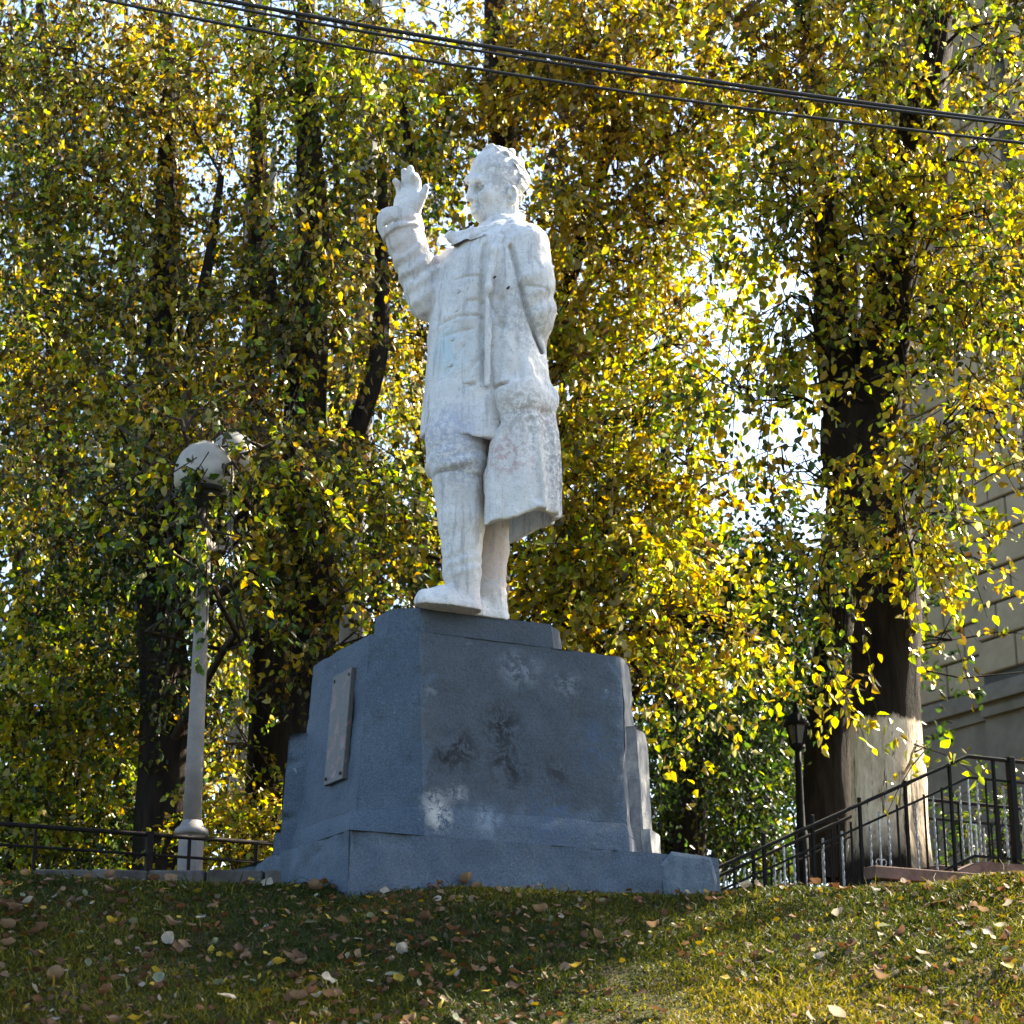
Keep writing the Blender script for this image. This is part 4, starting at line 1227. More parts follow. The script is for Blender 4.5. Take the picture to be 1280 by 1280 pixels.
# --- right-hand dark trees behind the railing
tree('dark_tree', 'dark trunk standing right behind the whitewashed tree', at(1036, 1090, 22),
     [[(1040, 1100, 22, 66), (1036, 960, 22, 60), (1036, 850, 22, 54), (1042, 760, 22, 48), (1050, 650, 22.2, 40), (1060, 500, 22.4, 30), (1065, 300, 22.6, 20)]],
     [(1000, 720, 21.6, 50, 50, .8, 70, 'dark'), (960, 680, 21.6, 50, 40, .8, 60, 'dark'), (1000, 820, 21.4, 40, 40, .7, 44, 'dark'), (940, 740, 21.4, 60, 30, .7, 60, 'green'), (1020, 640, 21.6, 40, 40, .8, 40, 'green'), (1200, 640, 22.5, 50, 60, .8, 10, 'olive'), (1190, 800, 21, 22, 22, .4, 10, 'olive')],
     'dark', .085, None, per=18, twigs=.3, seed=37, branch_mat=M_BARK)
tree('forked_dark_tree', 'dark small tree forking low, seen between pedestal and railing', at(868, 1090, 24),
     [[(862, 1100, 24, 42), (866, 1030, 24, 38), (872, 985, 24, 34), (884, 950, 24, 26), (896, 900, 24, 22), (905, 820, 24, 16), (910, 700, 24, 10)],
      [(870, 1000, 24, 24), (856, 950, 24, 18), (846, 900, 24, 14), (840, 800, 24, 9)]],
     [(860, 880, 23.4, 60, 40, .8, 90, 'dark'), (900, 860, 23.6, 60, 50, .9, 80, 'dark'), (840, 940, 23.2, 40, 40, .7, 50, 'green'), (950, 850, 23.6, 50, 40, .9, 60, 'green'), (880, 700, 23.6, 70, 60, 1, 90, 'green'), (850, 780, 23.4, 50, 50, .9, 60, 'dark')],
     'dark', .085, None, per=18, twigs=.3, seed=41, branch_mat=M_BARK)
tree('slim_dark_tree', 'slim dark slanting stem beside the black street lantern', at(905, 1090, 26),
     [[(900, 1100, 26, 22), (912, 1000, 26, 20), (935, 930, 26, 18), (955, 880, 26, 14), (975, 800, 26, 10)],
      [(945, 1010, 26, 8), (935, 960, 26, 7), (922, 900, 26, 5)]],
     [(960, 900, 25.6, 50, 40, .9, 60, 'green'), (930, 980, 25.4, 60, 40, .9, 80, 'green'), (985, 960, 25.4, 40, 50, .9, 60), (950, 1030, 25, 60, 26, .8, 60, 'green'), (970, 860, 25.6, 40, 30, .9, 40, 'green')],
     'dark', .08, None, per=18, twigs=.3, seed=43, branch_mat=M_BARK)
# --- undergrowth and more distant trees that close the view
def far_tree(label, px, Y, top, wpx, mix, sprays, seed, low=1000, leaf=.14, name='park_tree', mat=None):
    r_ = np.random.default_rng(seed)
    bl = []
    H = low - top
    nb = max(3, int(H / 90))
    for i in range(nb):
        f = (i + .5) / nb
        wd = wpx * (.55 + .5 * math.sin(math.pi * min(1, f * .8 + .15)))
        bl.append((px + r_.uniform(-.2, .2) * wpx, low - f * H, Y - r_.uniform(0, .6), wd * .62, H / nb * .75, 1.4, max(6, sprays // nb)))
    return tree(name, label, at(px, 1090, Y), [[(px, 1102, Y, 15), (px + 4, low - H * .5, Y, 10), (px - 3, top, Y, 4)]], bl, mix, leaf, mat, per=18, twigs=.15, seed=seed, branch_mat=M_BARK, group='trees further back in the park')
FAR = [('dense green tree behind the left railing', 60, 27, 640, 130, 'back', 150, 60, 1075), ('olive tree far behind the lamp post', 250, 30, 560, 130, 'back', 150, 61, 1070), ('dark tree deep behind the left stems', 150, 33, 520, 170, 'dark', 160, 62, 1075),
       ('yellowing tree in the gap left of the pedestal', 330, 34, 420, 130, 'back', 140, 63, 1070), ('green tree hidden behind the pedestal', 470, 30, 560, 150, 'back', 150, 64, 1060), ('tall hazy tree behind the raised arm', 520, 36, 100, 170, 'back', 190, 65, 700),
       ('tall olive tree at the back on the far left', 60, 36, 120, 190, 'back', 230, 66, 640), ('tall golden tree at the back on the left', 220, 38, 60, 180, 'golden', 210, 67, 560), ('dark green tree behind the golden one', 760, 32, 480, 170, 'dark', 190, 68, 1000),
       ('dark shaded tree below the golden boughs', 840, 29, 660, 120, 'dark', 150, 69, 1070), ('dark tree behind the street lantern', 960, 32, 700, 130, 'dark', 150, 70, 1070), ('tall dark tree far behind the statue head', 700, 38, -30, 210, 'back', 300, 71, 700), ('tall olive tree far behind the golden crown', 830, 44, -40, 110, 'back', 130, 79, 330), ('tall olive tree far behind the right-hand boughs', 1092, 46, -60, 130, 'back', 110, 80, 170),
       ('tall yellow tree behind the cables', 1085, 38, -20, 150, 'yellow', 110, 72, 260), ('dark tree behind the twin trunks', 1060, 30, 720, 90, 'dark', 110, 73, 1070), ('tall tree behind the grey poplar', 380, 37, 40, 150, 'back', 170, 74, 620),
       ('broad dark tree filling the far left behind the others', 20, 40, 60, 240, 'back', 300, 76, 1000), ('tall dark tree far behind the two leftmost trunks', 160, 42, -20, 220, 'back', 300, 77, 800), ('dark tree far behind the pale poplars', 420, 42, -40, 200, 'back', 280, 78, 800), ('dark leafy tree far behind the left edge', -10, 34, 200, 120, 'back', 170, 83, 1000), ('dark tree far behind the top left corner', 30, 44, -60, 200, 'back', 220, 84, 420), ('green tree between the statue and the dark trunk', 560, 33, 640, 130, 'back', 110, 75, 1000)]
for lb, px, Y, top, wd, mx, n, sd, lo_ in FAR:
    far_tree(lb, px, Y, top, wd, mx, int(n * 1.55), sd, lo_)
# --- bushes along the back of the crest
def bush(label, px, py, Y, rx, ry, mix, n, seed):
    b = at(px, 1092, Y)
    return tree('bush', label, b, [[(px, 1100, Y, 8), (px + 2, py + ry * .5, Y, 6), (px + 4, py, Y, 3)], [(px, 1098, Y, 7), (px + rx * .4, py, Y, 3)]],
                [(px, py, Y, rx, ry, .8, n), (px + rx * .5, py + ry * .4, Y - .2, rx * .6, ry * .6, .6, n // 3), (px - rx * .5, py + ry * .5, Y - .2, rx * .6, ry * .6, .6, n // 3)],
                mix, .068, None, per=18, twigs=.3, seed=seed, branch_mat=M_TWIG, cat='bush')
bush('yellow-green bush at the left edge behind the pipe railing', 10, 1010, 19.5, 60, 70, 'lime', 110, 81)
bush('dark green bush between the left edge and the ivy-clad trunk', 110, 1040, 20, 60, 50, 'green', 90, 82)
bush('sunlit yellow bush right of the lamp post foot', 296, 1045, 19, 34, 44, 'yellow', 90, 83)
bush('dark bush beside the ivy-clad trunk', 160, 1010, 22, 40, 60, 'green', 70, 84)
bush('dark leafy bush right of the pedestal', 830, 1010, 24.5, 40, 60, 'dark', 70, 85)
bush('green bush behind the lower end of the stair railing', 950, 1060, 26.5, 60, 34, 'green', 70, 86)
bush('green bush showing through the upper stair railing', 1250, 1040, 22.5, 40, 40, 'green', 60, 87)
# --- unseen tree added beyond the right edge to shade bank and statue
tree('added_shade_tree', 'broad unseen tree added beyond the right edge to cast shade', np.array([7.2, 16.0, 3.5]),
     [[(1660, 1100, 16, 70), (1655, 700, 16, 60), (1640, 300, 16, 44), (1640, -100, 16, 26)]],
     [(1560, 330, 15.2, 150, 110, 1.6, 260), (1480, 160, 15.6, 110, 110, 1.5, 230), (1700, 110, 16.6, 180, 120, 1.6, 260), (1600, 20, 15.6, 180, 120, 1.8, 320), (1440, 60, 15.8, 80, 80, 1.3, 110), (1600, -70, 17.4, 120, 110, 1.2, 320), (1560, -170, 17.4, 110, 80, 1.2, 200), (1500, -60, 16.8, 70, 90, 1.0, 120), (1640, -200, 15.8, 160, 100, 1.6, 100)],
     'lime', .085, None, per=16, twigs=.3, seed=91)
print('leaves', TOTAL[0])

# ------------------------------------------------------------------ building behind the big tree
m = Mat('grey_beige_render', .92, .15)
n1 = m.noise(1.6, 5, .65, dist=.4); n2 = m.noise(55, 4, .75)
c_ = m.ramp(n1, [(.35, (.32, .25, .16)), (.65, (.42, .335, .22))])
c_ = m.mix(.6, c_, m.ramp(n2, [(.3, (.75, .75, .75)), (.7, (1.2, 1.2, 1.2))]), 'MULTIPLY')
c_ = m.mix(m.ramp(m.noise(4, 5, .7, stretch=(1, 1, .25)), [(.60, 0.), (.78, .5)]), c_, (.14, .115, .085))
m.color(c_); m.bump(n2, .4, .006)
M_STONE = m.m
m = Mat('grey_plinth_render', .92, .15)
n1 = m.noise(2, 5, .65, dist=.4)
m.color(m.ramp(n1, [(.35, (.17, .145, .11)), (.65, (.235, .20, .155))])); m.bump(m.noise(60, 4), .3, .005)
M_GPL = m.m
M_JOINT = simple('dark_mortar', (.085, .08, .07), .95)
Wd = np.array([math.sin(math.radians(-27.5)), math.cos(math.radians(-27.5)), 0.])    # along the wall, away
Wn = np.array([-Wd[1], Wd[0], 0.])                                                   # wall faces left
Wn = Wn if Wn[0] < 0 else -Wn
BK = 1.58                                      # a large building, well beyond the trees
Pw = at(1244, 900, 38.0)
P0 = np.array([Pw[0], Pw[1], 0.])
bld = thing('building', 'tall grey stone-faced building corner behind the whitewashed tree', 'building', (P0[0] + 2, P0[1] + 1, 3.8))
def wp(s, z, out=0.): return np.array([P0[0] + Wd[0] * s + Wn[0] * out, P0[1] + Wd[1] * s + Wn[1] * out, z])
def wz(px, py):
    q = along(px, py, P0, Wd); return q[2]
def ws_(px, py):
    q = along(px, py, P0, Wd); return (q - P0) @ Wd
SE = ws_(1139, 800)                   # the far corner
SN = ws_(1312, 800)                   # the near corner, just out of view
Ztop = 27.0
def wbox(s0, s1, z0, z1, o0, o1): return MB().box(wp((s0 + s1) / 2, (z0 + z1) / 2, (o0 + o1) / 2), s1 - s0, o1 - o0, z1 - z0, Wd, Wn, (0, 0, 1))
wbox(SN + .05, SE - .05, 2.0, Ztop - .5, -24, 0).build('wall', M_JOINT, bld)
zc_lo, zc_hi = wz(1200, 912), wz(1200, 872)
wbox(SN, SE, 2.4, zc_lo, -.1, .08).build('base_course', M_GPL, bld)
wbox(SN - .1, -.005, 2.4, zc_lo, .085, .24).build('base_course', M_GPL, bld)
hh = zc_hi - zc_lo
for s0, s1, o0 in ((.005, SE + .06, .0), (SN - .2, -.005, .20)):
    for i, (f0, f1, pr_) in enumerate(((0, .26, .15), (.26, .40, .10), (.40, .66, .24), (.66, .80, .15), (.80, 1.0, .09))):
        wbox(s0, s1, zc_lo + hh * f0 + .002, zc_lo + hh * f1, o0 - .05, o0 + pr_ + .001 * i).build('string_course', M_GPL, bld)
ch = .415 * BK
blk_cache = {}
def block(s0, s1, z0, z1, out):
    w, h = s1 - s0 - .05, z1 - z0 - .05
    key = (round(w, 2), round(h, 2))
    if key not in blk_cache:
        b = MB().box((0, 0, 0), w, .13, h, Wd, Wn, (0, 0, 1))
        me = bpy.data.meshes.new('stone_block'); me.from_pydata(b.v, [], b.f)
        bm = bmesh.new(); bm.from_mesh(me); bmesh.ops.recalc_face_normals(bm, faces=bm.faces)
        bmesh.ops.bevel(bm, geom=list(bm.edges), offset=.02, segments=1, affect='EDGES'); bm.to_mesh(me); bm.free()
        me.materials.append(M_STONE); blk_cache[key] = me
    o = bpy.data.objects.new('stone_block', blk_cache[key]); COL.objects.link(o)
    place(o, wp((s0 + s1) / 2, (z0 + z1) / 2, out + random.uniform(-.006, .008)), bld)
z = zc_hi + .01; row = 0
while z < 22:
    off = (row % 2) * .36 * BK
    s = SE; first = True
    while s > .06:
        w = (.72 * BK - off) if first else .72 * BK
        s0 = max(.0, s - w); block(s0, s, z, z + ch, .05); s = s0; first = False
    s = 0.; k = 0
    while s > SN + .1:
        w = (.36 if (row + k) % 2 else .66) * BK
        s0 = max(SN, s - w); block(s0, s, z + .16, z + .16 + ch, .25); s = s0; k += 1
    z += ch; row += 1
wbox(SN, -.02, zc_hi + .01, 22.4, .0, .22).build('bay_wall', M_JOINT, bld)
wbox(SN - .05, SE + .05, 22.6, 24.8, .0, .34).build('upper_wall', M_STONE, bld)
wbox(SN - .05, SE + .05, 24.85, 26.2, .0, .28).build('frieze', M_STONE, bld)
MB().box(wp(SN - .12, (2 + Ztop - .6) / 2, -11.9), .2, 23.8, Ztop - 2.6, Wd, Wn, (0, 0, 1)).build('front_wall', M_STONE, bld)
wbox(SN - .6, SE + .6, 26.25, 27.2, -24, 1.0).build('eaves', M_GPL, bld)

# ------------------------------------------------------------------ iron railings
m = Mat('black_railing_paint', .75, .1); m.color((.006, .006, .006)); m.bump(m.noise(80, 4), .25, .003); M_IRON = m.m
m = Mat('silver_sunlit_bar', .33, .5); m.color(m.ramp(m.noise(40, 4), [(.4, (.16, .16, .155)), (.6, (.36, .36, .35))])); m.p.inputs['Metallic'].default_value = .55; M_SILV = m.m  # silver-grey bars; the sun on them is put into this colour
def flat_bar(mb, p, q, w, h):
    p, q = np.asarray(p, float), np.asarray(q, float)
    d = q - p; L = np.linalg.norm(d); d /= L
    s = np.cross(d, (0, 0, 1.)); s /= np.linalg.norm(s); u = np.cross(s, d)
    mb.box((p + q) / 2, L, w, h, d, s, u)
def twisted(mbx, p, h, r=.011, turns=9):
    n = turns * 6; vs, fs = [], []
    for i in range(n + 1):
        a = i / 6 * math.pi
        for k in range(4):
            t = a / 1.0 * .5 + k * math.pi / 2
            vs.append((p[0] + r * math.cos(t), p[1] + r * math.sin(t), p[2] + h * i / n))
    for i in range(n):
        for k in range(4):
            fs.append((i * 4 + k, i * 4 + (k + 1) % 4, i * 4 + 4 + (k + 1) % 4, i * 4 + 4 + k))
    return mbx.add(vs, fs)
Pr = at(1170, 958, 17.55)                      # on the stair railing's own plane
def rl(px, py): return along(px, py, Pr, U)
h0, h1 = rl(882, 1066), rl(1210, 945)
h2 = h1 + U * 2.6
sl = (h1[2] - h0[2]) / np.linalg.norm((h1 - h0)[:2])
def rail_z(s): return h0[2] + sl * min(s, S1)
S1 = float((h1 - h0) @ U)
def add_stair_railing(shift, label, ush=0.0, seed=0):
    rr_ = np.random.default_rng(seed)
    o3 = -Nn * shift + U * ush
    rail = thing('stair_railing', label, 'railing', h0 + o3 + np.array([0, 0, -.95]), None)
    P = lambda s, dz: h0 * np.array([1, 1, 0]) + U * s + o3 + np.array([0, 0, rail_z(s) + dz])
    SB = S1 + 2.4
    mb = MB(); flat_bar(mb, P(-.5, 0) - np.array([0, 0, sl * .5]), P(S1, 0), .045, .028); flat_bar(mb, P(S1 - .01, .0), P(SB, 0), .045, .028); mb.build('handrail', M_IRON, rail, bevel=.006)
    lo = -.185
    mb = MB(); flat_bar(mb, P(-.5, lo) - np.array([0, 0, sl * .5]), P(S1, lo), .022, .018); flat_bar(mb, P(S1 - .01, lo), P(SB, lo), .022, .018); mb.build('middle_rail', M_IRON, rail)
    mb = MB(); flat_bar(mb, P(-.5, -.86) - np.array([0, 0, sl * .5]), P(S1, -.86), .03, .02); flat_bar(mb, P(S1 - .01, -.86), P(SB, -.86), .03, .02); mb.build('bottom_rail', M_IRON, rail)
    s, k = -.42, 0
    pmesh = bmesh0 = tmesh = smesh = None
    while s < SB:
        is_post = k % 5 == 0
        if shift == 0 and abs(s - (S1 + .50)) < .049:
            mb = MB().box(P(s, -.46), .062, .062, .98, U, Nn, (0, 0, 1)); mb.build('newel_post', M_IRON, rail, bevel=.004)
        elif is_post:
            if pmesh is None:
                o = MB().box(P(s, -.475), .028, .024, .93, U, Nn, (0, 0, 1)).build('post', M_IRON, rail, bevel=.003, origin=P(s, 0)); pmesh = o.data
            else:
                o = bpy.data.objects.new('post', pmesh); COL.objects.link(o); place(o, P(s, 0), rail)
        elif k % 5 in (1, 3):
            if tmesh is None:
                o = twisted(MB(), P(s, -.85), .62).build('twisted_baluster', M_SILV, rail, origin=P(s, 0)); tmesh = o.data
            else:
                o = bpy.data.objects.new('twisted_baluster', tmesh); COL.objects.link(o); place(o, P(s, 0), rail)
        elif k % 5 == 4 or (k // 5) % 2:
            if bmesh0 is None:
                o = MB().box(P(s, (lo - .86) / 2), .014, .014, .86 + lo, U, Nn, (0, 0, 1)).build('baluster', M_IRON, rail, origin=P(s, 0)); bmesh0 = o.data
            else:
                o = bpy.data.objects.new('baluster', bmesh0); COL.objects.link(o); place(o, P(s, 0), rail)
        else:
            # bar with a wrought scroll
            if smesh is None:
                mb = MB().box(P(s, (lo - .86) / 2), .014, .014, .86 + lo, U, Nn, (0, 0, 1))
                for sg in (-1, 1):
                    pts = []
                    for i in range(15):
                        t = i / 14 * 4.6; r = .006 + .006 * (4.6 - t) 
                        pts.append(P(s, -.62) * 1 + U * sg * (.008 + .028 - r * math.cos(t)) + np.array([0, 0, r * math.sin(t) * 1.5]) + np.array([0, 0, .0]))
                    mb.tube(pts, .005, 5)
                o = mb.build('scroll_baluster', M_SILV, rail, origin=P(s, 0)); smesh = o.data
            else:
                o = bpy.data.objects.new('scroll_baluster', smesh); COL.objects.link(o); place(o, P(s, 0), rail)
        s += .098; k += 1
    return rail
add_stair_railing(0, 'black iron stair railing with twisted bars in front of the whitewashed tree')
add_stair_railing(1.95, 'second iron stair railing across the steps, behind the whitewashed tree', .75)
# ---- the steps themselves
st = thing('staircase', 'reddish-brown stone steps climbing to the building at right', 'stairs', h0 + np.array([0, 0, -.95]))
m = Mat('red_brown_concrete', .9, .2)
m.color(m.ramp(m.noise(6, 5, .7, dist=.4), [(.35, (.075, .045, .035)), (.65, (.16, .10, .08))])).bump(m.noise(40, 5, .7), .5, .01)
M_STEP = m.m
nst = 8
for i in range(nst):
    s0 = S1 * i / nst; s1 = S1 * (i + 1) / nst
    z1 = rail_z(s1) - .95
    c = h0 * np.array([1, 1, 0]) + U * (s0 + (S1 - s0) / 2 + .6) - Nn * .98
    MB().box(c + np.array([0, 0, z1 - .11 + .0004 * i]), S1 - s0 + 1.2 - .002 * i, 1.78, .22, U, Nn, (0, 0, 1)).build('step', M_STEP, st, bevel=.006)
# sloping side kerb under the near railing, then the landing's edge
mb = MB()
zb0, zb1 = h0[2] - 1.0, h1[2] - .92
a0 = h0 * np.array([1, 1, 0]) + U * -.2; a1 = h1 * np.array([1, 1, 0]); a2 = a1 + U * 3.0
for p, q, z0, z1 in ((a0, a1, zb0 - sl * .2, zb1), (a1, a2, zb1, zb1)):
    mb.prism([p + Nn * .10 + (0, 0, z0 - .5), p + Nn * .10 + (0, 0, z0), p - Nn * .09 + (0, 0, z0), p - Nn * .09 + (0, 0, z0 - .5)],
             [q + Nn * .10 + (0, 0, z1 - .5), q + Nn * .10 + (0, 0, z1), q - Nn * .09 + (0, 0, z1), q - Nn * .09 + (0, 0, z1 - .5)])
mb.build('stringer', M_STEP, st)
mb = MB().box(a1 + U * 1.9 - Nn * .98 + np.array([0, 0, zb1 - .26]), 3.8, 1.76, .5, U, Nn, (0, 0, 1)); mb.build('landing', M_STEP, st)
mb = MB()
for i, dz in enumerate((-.14, -.30)):
    mb.box(a1 + U * .9 + Nn * (.22 + .16 * i) + np.array([0, 0, zb1 + dz - .05]), 4.4 - .3 * i, .16, .10, U, Nn, (0, 0, 1))
mb.build('edge_course', M_STEP, st, bevel=.008)

# ------------------------------------------------------------------ low rail on the left
Pl = at(238, 1050, 15.6)
def ll(px, py): return along(px, py, Pl, U)
la, lb = ll(-40, 1022), ll(372, 1057)
lr = thing('path_railing', 'low dark pipe railing running behind the kerb and past the lamp base', 'railing', (*ll(200, 1090)[:2], ll(200, 1092)[2]))
zt_ = ll(238, 1047)[2]; zm_ = ll(238, 1072)[2]
m = Mat('rusty_dark_pipe', .8, .1); m.color(m.ramp(m.noise(12, 5, .7), [(.4, (.008, .007, .007)), (.7, (.022, .015, .011))])); M_PIPE = m.m
la2, lb2 = la.copy(), lb.copy()
MB().tube([(la[0], la[1], zt_), (lb[0], lb[1], zt_)], .017, 8).build('top_rail', M_PIPE, lr, smooth=True)
MB().tube([(la[0], la[1], zm_), (lb[0], lb[1], zm_)], .011, 8).build('middle_rail', M_PIPE, lr, smooth=True)
for px in (44, 187, 237, 320):
    q = ll(px, 1050)
    w = .022 if px != 187 else .05
    MB().box((q[0], q[1], zt_ - .24), w, w, .52, U, Nn, (0, 0, 1)).build('post', M_PIPE, lr)

# ------------------------------------------------------------------ kerb of stone slabs along the crest
kb = thing('stone_kerb', 'low kerb of grey stone slabs along the top of the bank at left', 'kerb', at(220, 1100, 13.4))
m = Mat('grey_kerb_stone', .9, .2)
m.color(m.ramp(m.noise(5, 6, .7, dist=.5), [(.3, (.035, .025, .02)), (.5, (.075, .066, .058)), (.7, (.125, .115, .105))])).bump(m.noise(35, 5, .7), .6, .012)
M_KERB = m.m
k0, k1 = at(46, 1090, 13.2), at(405, 1093, 13.0)
for i in range(5):
    t0, t1 = i / 5 + .004, (i + 1) / 5 - .004
    p, q = k0 * (1 - t0) + k1 * t0, k0 * (1 - t1) + k1 * t1
    mb = MB(); flat_bar(mb, p + np.array([0, 0, -.10 + random.uniform(-.006, .006)]), q + np.array([0, 0, -.10 + random.uniform(-.006, .006)]), .16, .22)
    mb.build('kerb_stone', M_KERB, kb, bevel=.012)

# ------------------------------------------------------------------ lamp post
LY = 16.0
lb_ = at(237, 1092, LY)
lamp = thing('lamp_post', 'grey concrete lamp post with two dome heads, left of the pedestal', 'lamp post', lb_)
m = Mat('grey_concrete_post', .9, .2)
m.color(m.ramp(m.noise(8, 6, .7), [(.3, (.17, .155, .145)), (.7, (.26, .24, .225))])).bump(m.noise(90, 4, .7), .4, .005)
M_POST = m.m
k = mpp(240, 900, LY)
def lz(py, px=240): return at(px, py, LY)[2] - lb_[2]
MB().lathe([(.5 * 31 * k, -.3), (.5 * 31 * k, lz(1046)), (.5 * 33 * k, lz(1044))], lb_, 20).build('base_drum', M_POST, lamp, smooth=False, bevel=.004)
MB().lathe([(.5 * 38 * k, lz(1043.9)), (.5 * 42 * k, lz(1041)), (.5 * 41 * k, lz(1037)), (.5 * 30 * k, lz(1033)), (.5 * 24 * k, lz(1026))], lb_, 20).build('collar', M_POST, lamp, smooth=True)
MB().lathe([(.5 * 23 * k, lz(1027)), (.5 * 20.5 * k, lz(900)), (.5 * 17 * k, lz(720)), (.5 * 16 * k, lz(690))], lb_, 20).build('pole', M_POST, lamp, smooth=True)
MB().lathe([(.5 * 22 * k, lz(692)), (.5 * 24 * k, lz(688)), (.5 * 22 * k, lz(680)), (.5 * 14 * k, lz(674))], lb_, 16).build('pole_cap', M_POST, lamp, smooth=True)
m = Mat('dull_white_lamp_shade', .45, .4); m.color(m.ramp(m.noise(5, 5), [(.35, (.26, .235, .19)), (.65, (.38, .35, .29))])); M_SHADE = m.m
m = Mat('dark_lamp_opening', .6, .3); m.color((.02, .02, .02)); M_DARK = m.m
topz = lb_[2] + lz(684)
for (px, py, dy, r) in ((254, 616, -.42, 38), (290, 598, .42, 36)):
    c = at(px, py, LY + dy); r = r * k
    hd = MB().lathe([(r * .80, -.0), (r * .98, r * .28), (r, r * .62), (r * .95, r * .95), (r * .80, r * 1.32), (r * .55, r * 1.58), (r * .25, r * 1.70), (r * .22, r * 1.76), (.001, r * 1.78)], c, 24).build('lamp_head', M_SHADE, lamp, smooth=True)
    MB().lathe([(r * .80, -.012), (r * .84, .004), (r * .86, .03)], c, 24).build('rim', M_DARK, hd)
    MB().lathe([(r * .30, -r * .55), (r * .42, -r * .2), (r * .70, -.014)], c, 20).build('lamp_socket', M_DARK, hd, smooth=True)
    MB().tube([np.array([lb_[0], lb_[1], topz - .02]), np.array([(lb_[0] + c[0]) / 2, (lb_[1] + c[1]) / 2, topz + .05]), np.array([c[0], c[1], topz + .12 if c[2] - r * .5 > topz + .12 else c[2] - r]), c + np.array([0, 0, -r * .5])], .028, 10).build('arm', M_POST, lamp, smooth=True)

# ------------------------------------------------------------------ old-style street lantern
GY_ = 21.0
gb = at(1003, 1075, GY_)
lan = thing('street_lantern', 'black old-style street lantern on a pole in front of the dark trunk', 'lantern', gb)
kk = mpp(1004, 950, GY_)
def gz_(py): return at(1004, py, GY_)[2] - gb[2]
M_BLK = simple('black_lantern_metal', (.006, .006, .006), .75, .1)
MB().lathe([(.07, -.3), (.07, .25), (.045, .35), (.035, gz_(960)), (.045, gz_(955)), (.03, gz_(950)), (.035, gz_(936))], gb, 12).build('pole', M_BLK, lan, smooth=True)
c = gb + np.array([0, 0, gz_(934)])
hL = (gz_(908) - gz_(934))
rb, rt = 8.5 * kk, 14 * kk
gl_ = Mat('lantern_glass', .25, .5); gl_.color((.16, .17, .16)); gl_.p.inputs['Transmission Weight'].default_value = .6
body_ = MB()
hexa = lambda r, z: [c + np.array([r * math.cos(math.pi / 3 * i + .3), r * math.sin(math.pi / 3 * i + .3), z]) for i in range(6)]
b0, b1 = hexa(rb, .02), hexa(rt, hL)
for i in range(6):
    MB().tube([b0[i], b1[i]], .012, 5).build('lantern_bar', M_BLK, lan)
    j = (i + 1) % 6
    p = [b0[i] * .9 + b0[j] * .1, b0[j] * .9 + b0[i] * .1, b1[j] * .9 + b1[i] * .1, b1[i] * .9 + b1[j] * .1]
    MB().prism([x for x in p], [x + (c + np.array([0, 0, hL / 2]) - x) * .05 for x in p]).build('glass_pane', gl_.m, lan)
MB().lathe([(rb * .5, -.04), (rb * 1.15, 0), (rb * 1.1, .03)], c, 6).build('lantern_base', M_BLK, lan)
MB().lathe([(rt * 1.12, hL), (rt * 1.18, hL + .025), (rt * .65, hL + .12), (rt * .3, hL + .15), (rt * .28, hL + .19), (.008, hL + .27)], c, 12).build('lantern_cap', M_BLK, lan)

# ------------------------------------------------------------------ overhead cables
m = Mat('black_cable', .55, .35); m.color((.012, .013, .015)); M_CABLE = m.m
CABLES = [('thick black overhead cable, uppermost of the three', [(120, -22), (255, 2), (480, 31), (700, 63), (900, 96), (1100, 125), (1280, 157), (1420, 184)], 10.4, .0125),
          ('thinner black overhead cable hugging the uppermost one', [(60, -26), (194, 0), (480, 36), (700, 68.5), (900, 101), (1100, 130), (1280, 160.5), (1420, 186)], 10.1, .0085),
          ('lowest thin black overhead cable crossing before the crowns', [(0, -14), (100, 0), (400, 47), (700, 91), (900, 120), (1100, 150), (1280, 183), (1420, 210)], 9.8, .0085)]
for lb2_, pts, Y, r in CABLES:
    P = [at(px, py, Y + (px - 640) * .0006) for px, py in pts]
    d0 = P[0] - P[1]; d1 = P[-1] - P[-2]
    P = [P[0] + d0 * 14 + np.array([0, 0, 1.2])] + P + [P[-1] + d1 * 14 + np.array([0, 0, 1.0])]
    xs_ = np.array([p[0] for p in P]); X = np.linspace(xs_[0], xs_[-1], 160)
    co = [np.polyfit(xs_, np.array([p[i] for p in P]), 3) for i in (1, 2)]
    pts3 = [np.array([x, np.polyval(co[0], x), np.polyval(co[1], x)]) for x in X]
    o = MB().tube(pts3, r, 8).build('overhead_cable', M_CABLE, None, smooth=True)
    tag(o, lb2_, 'cable', 'cables across the sky')

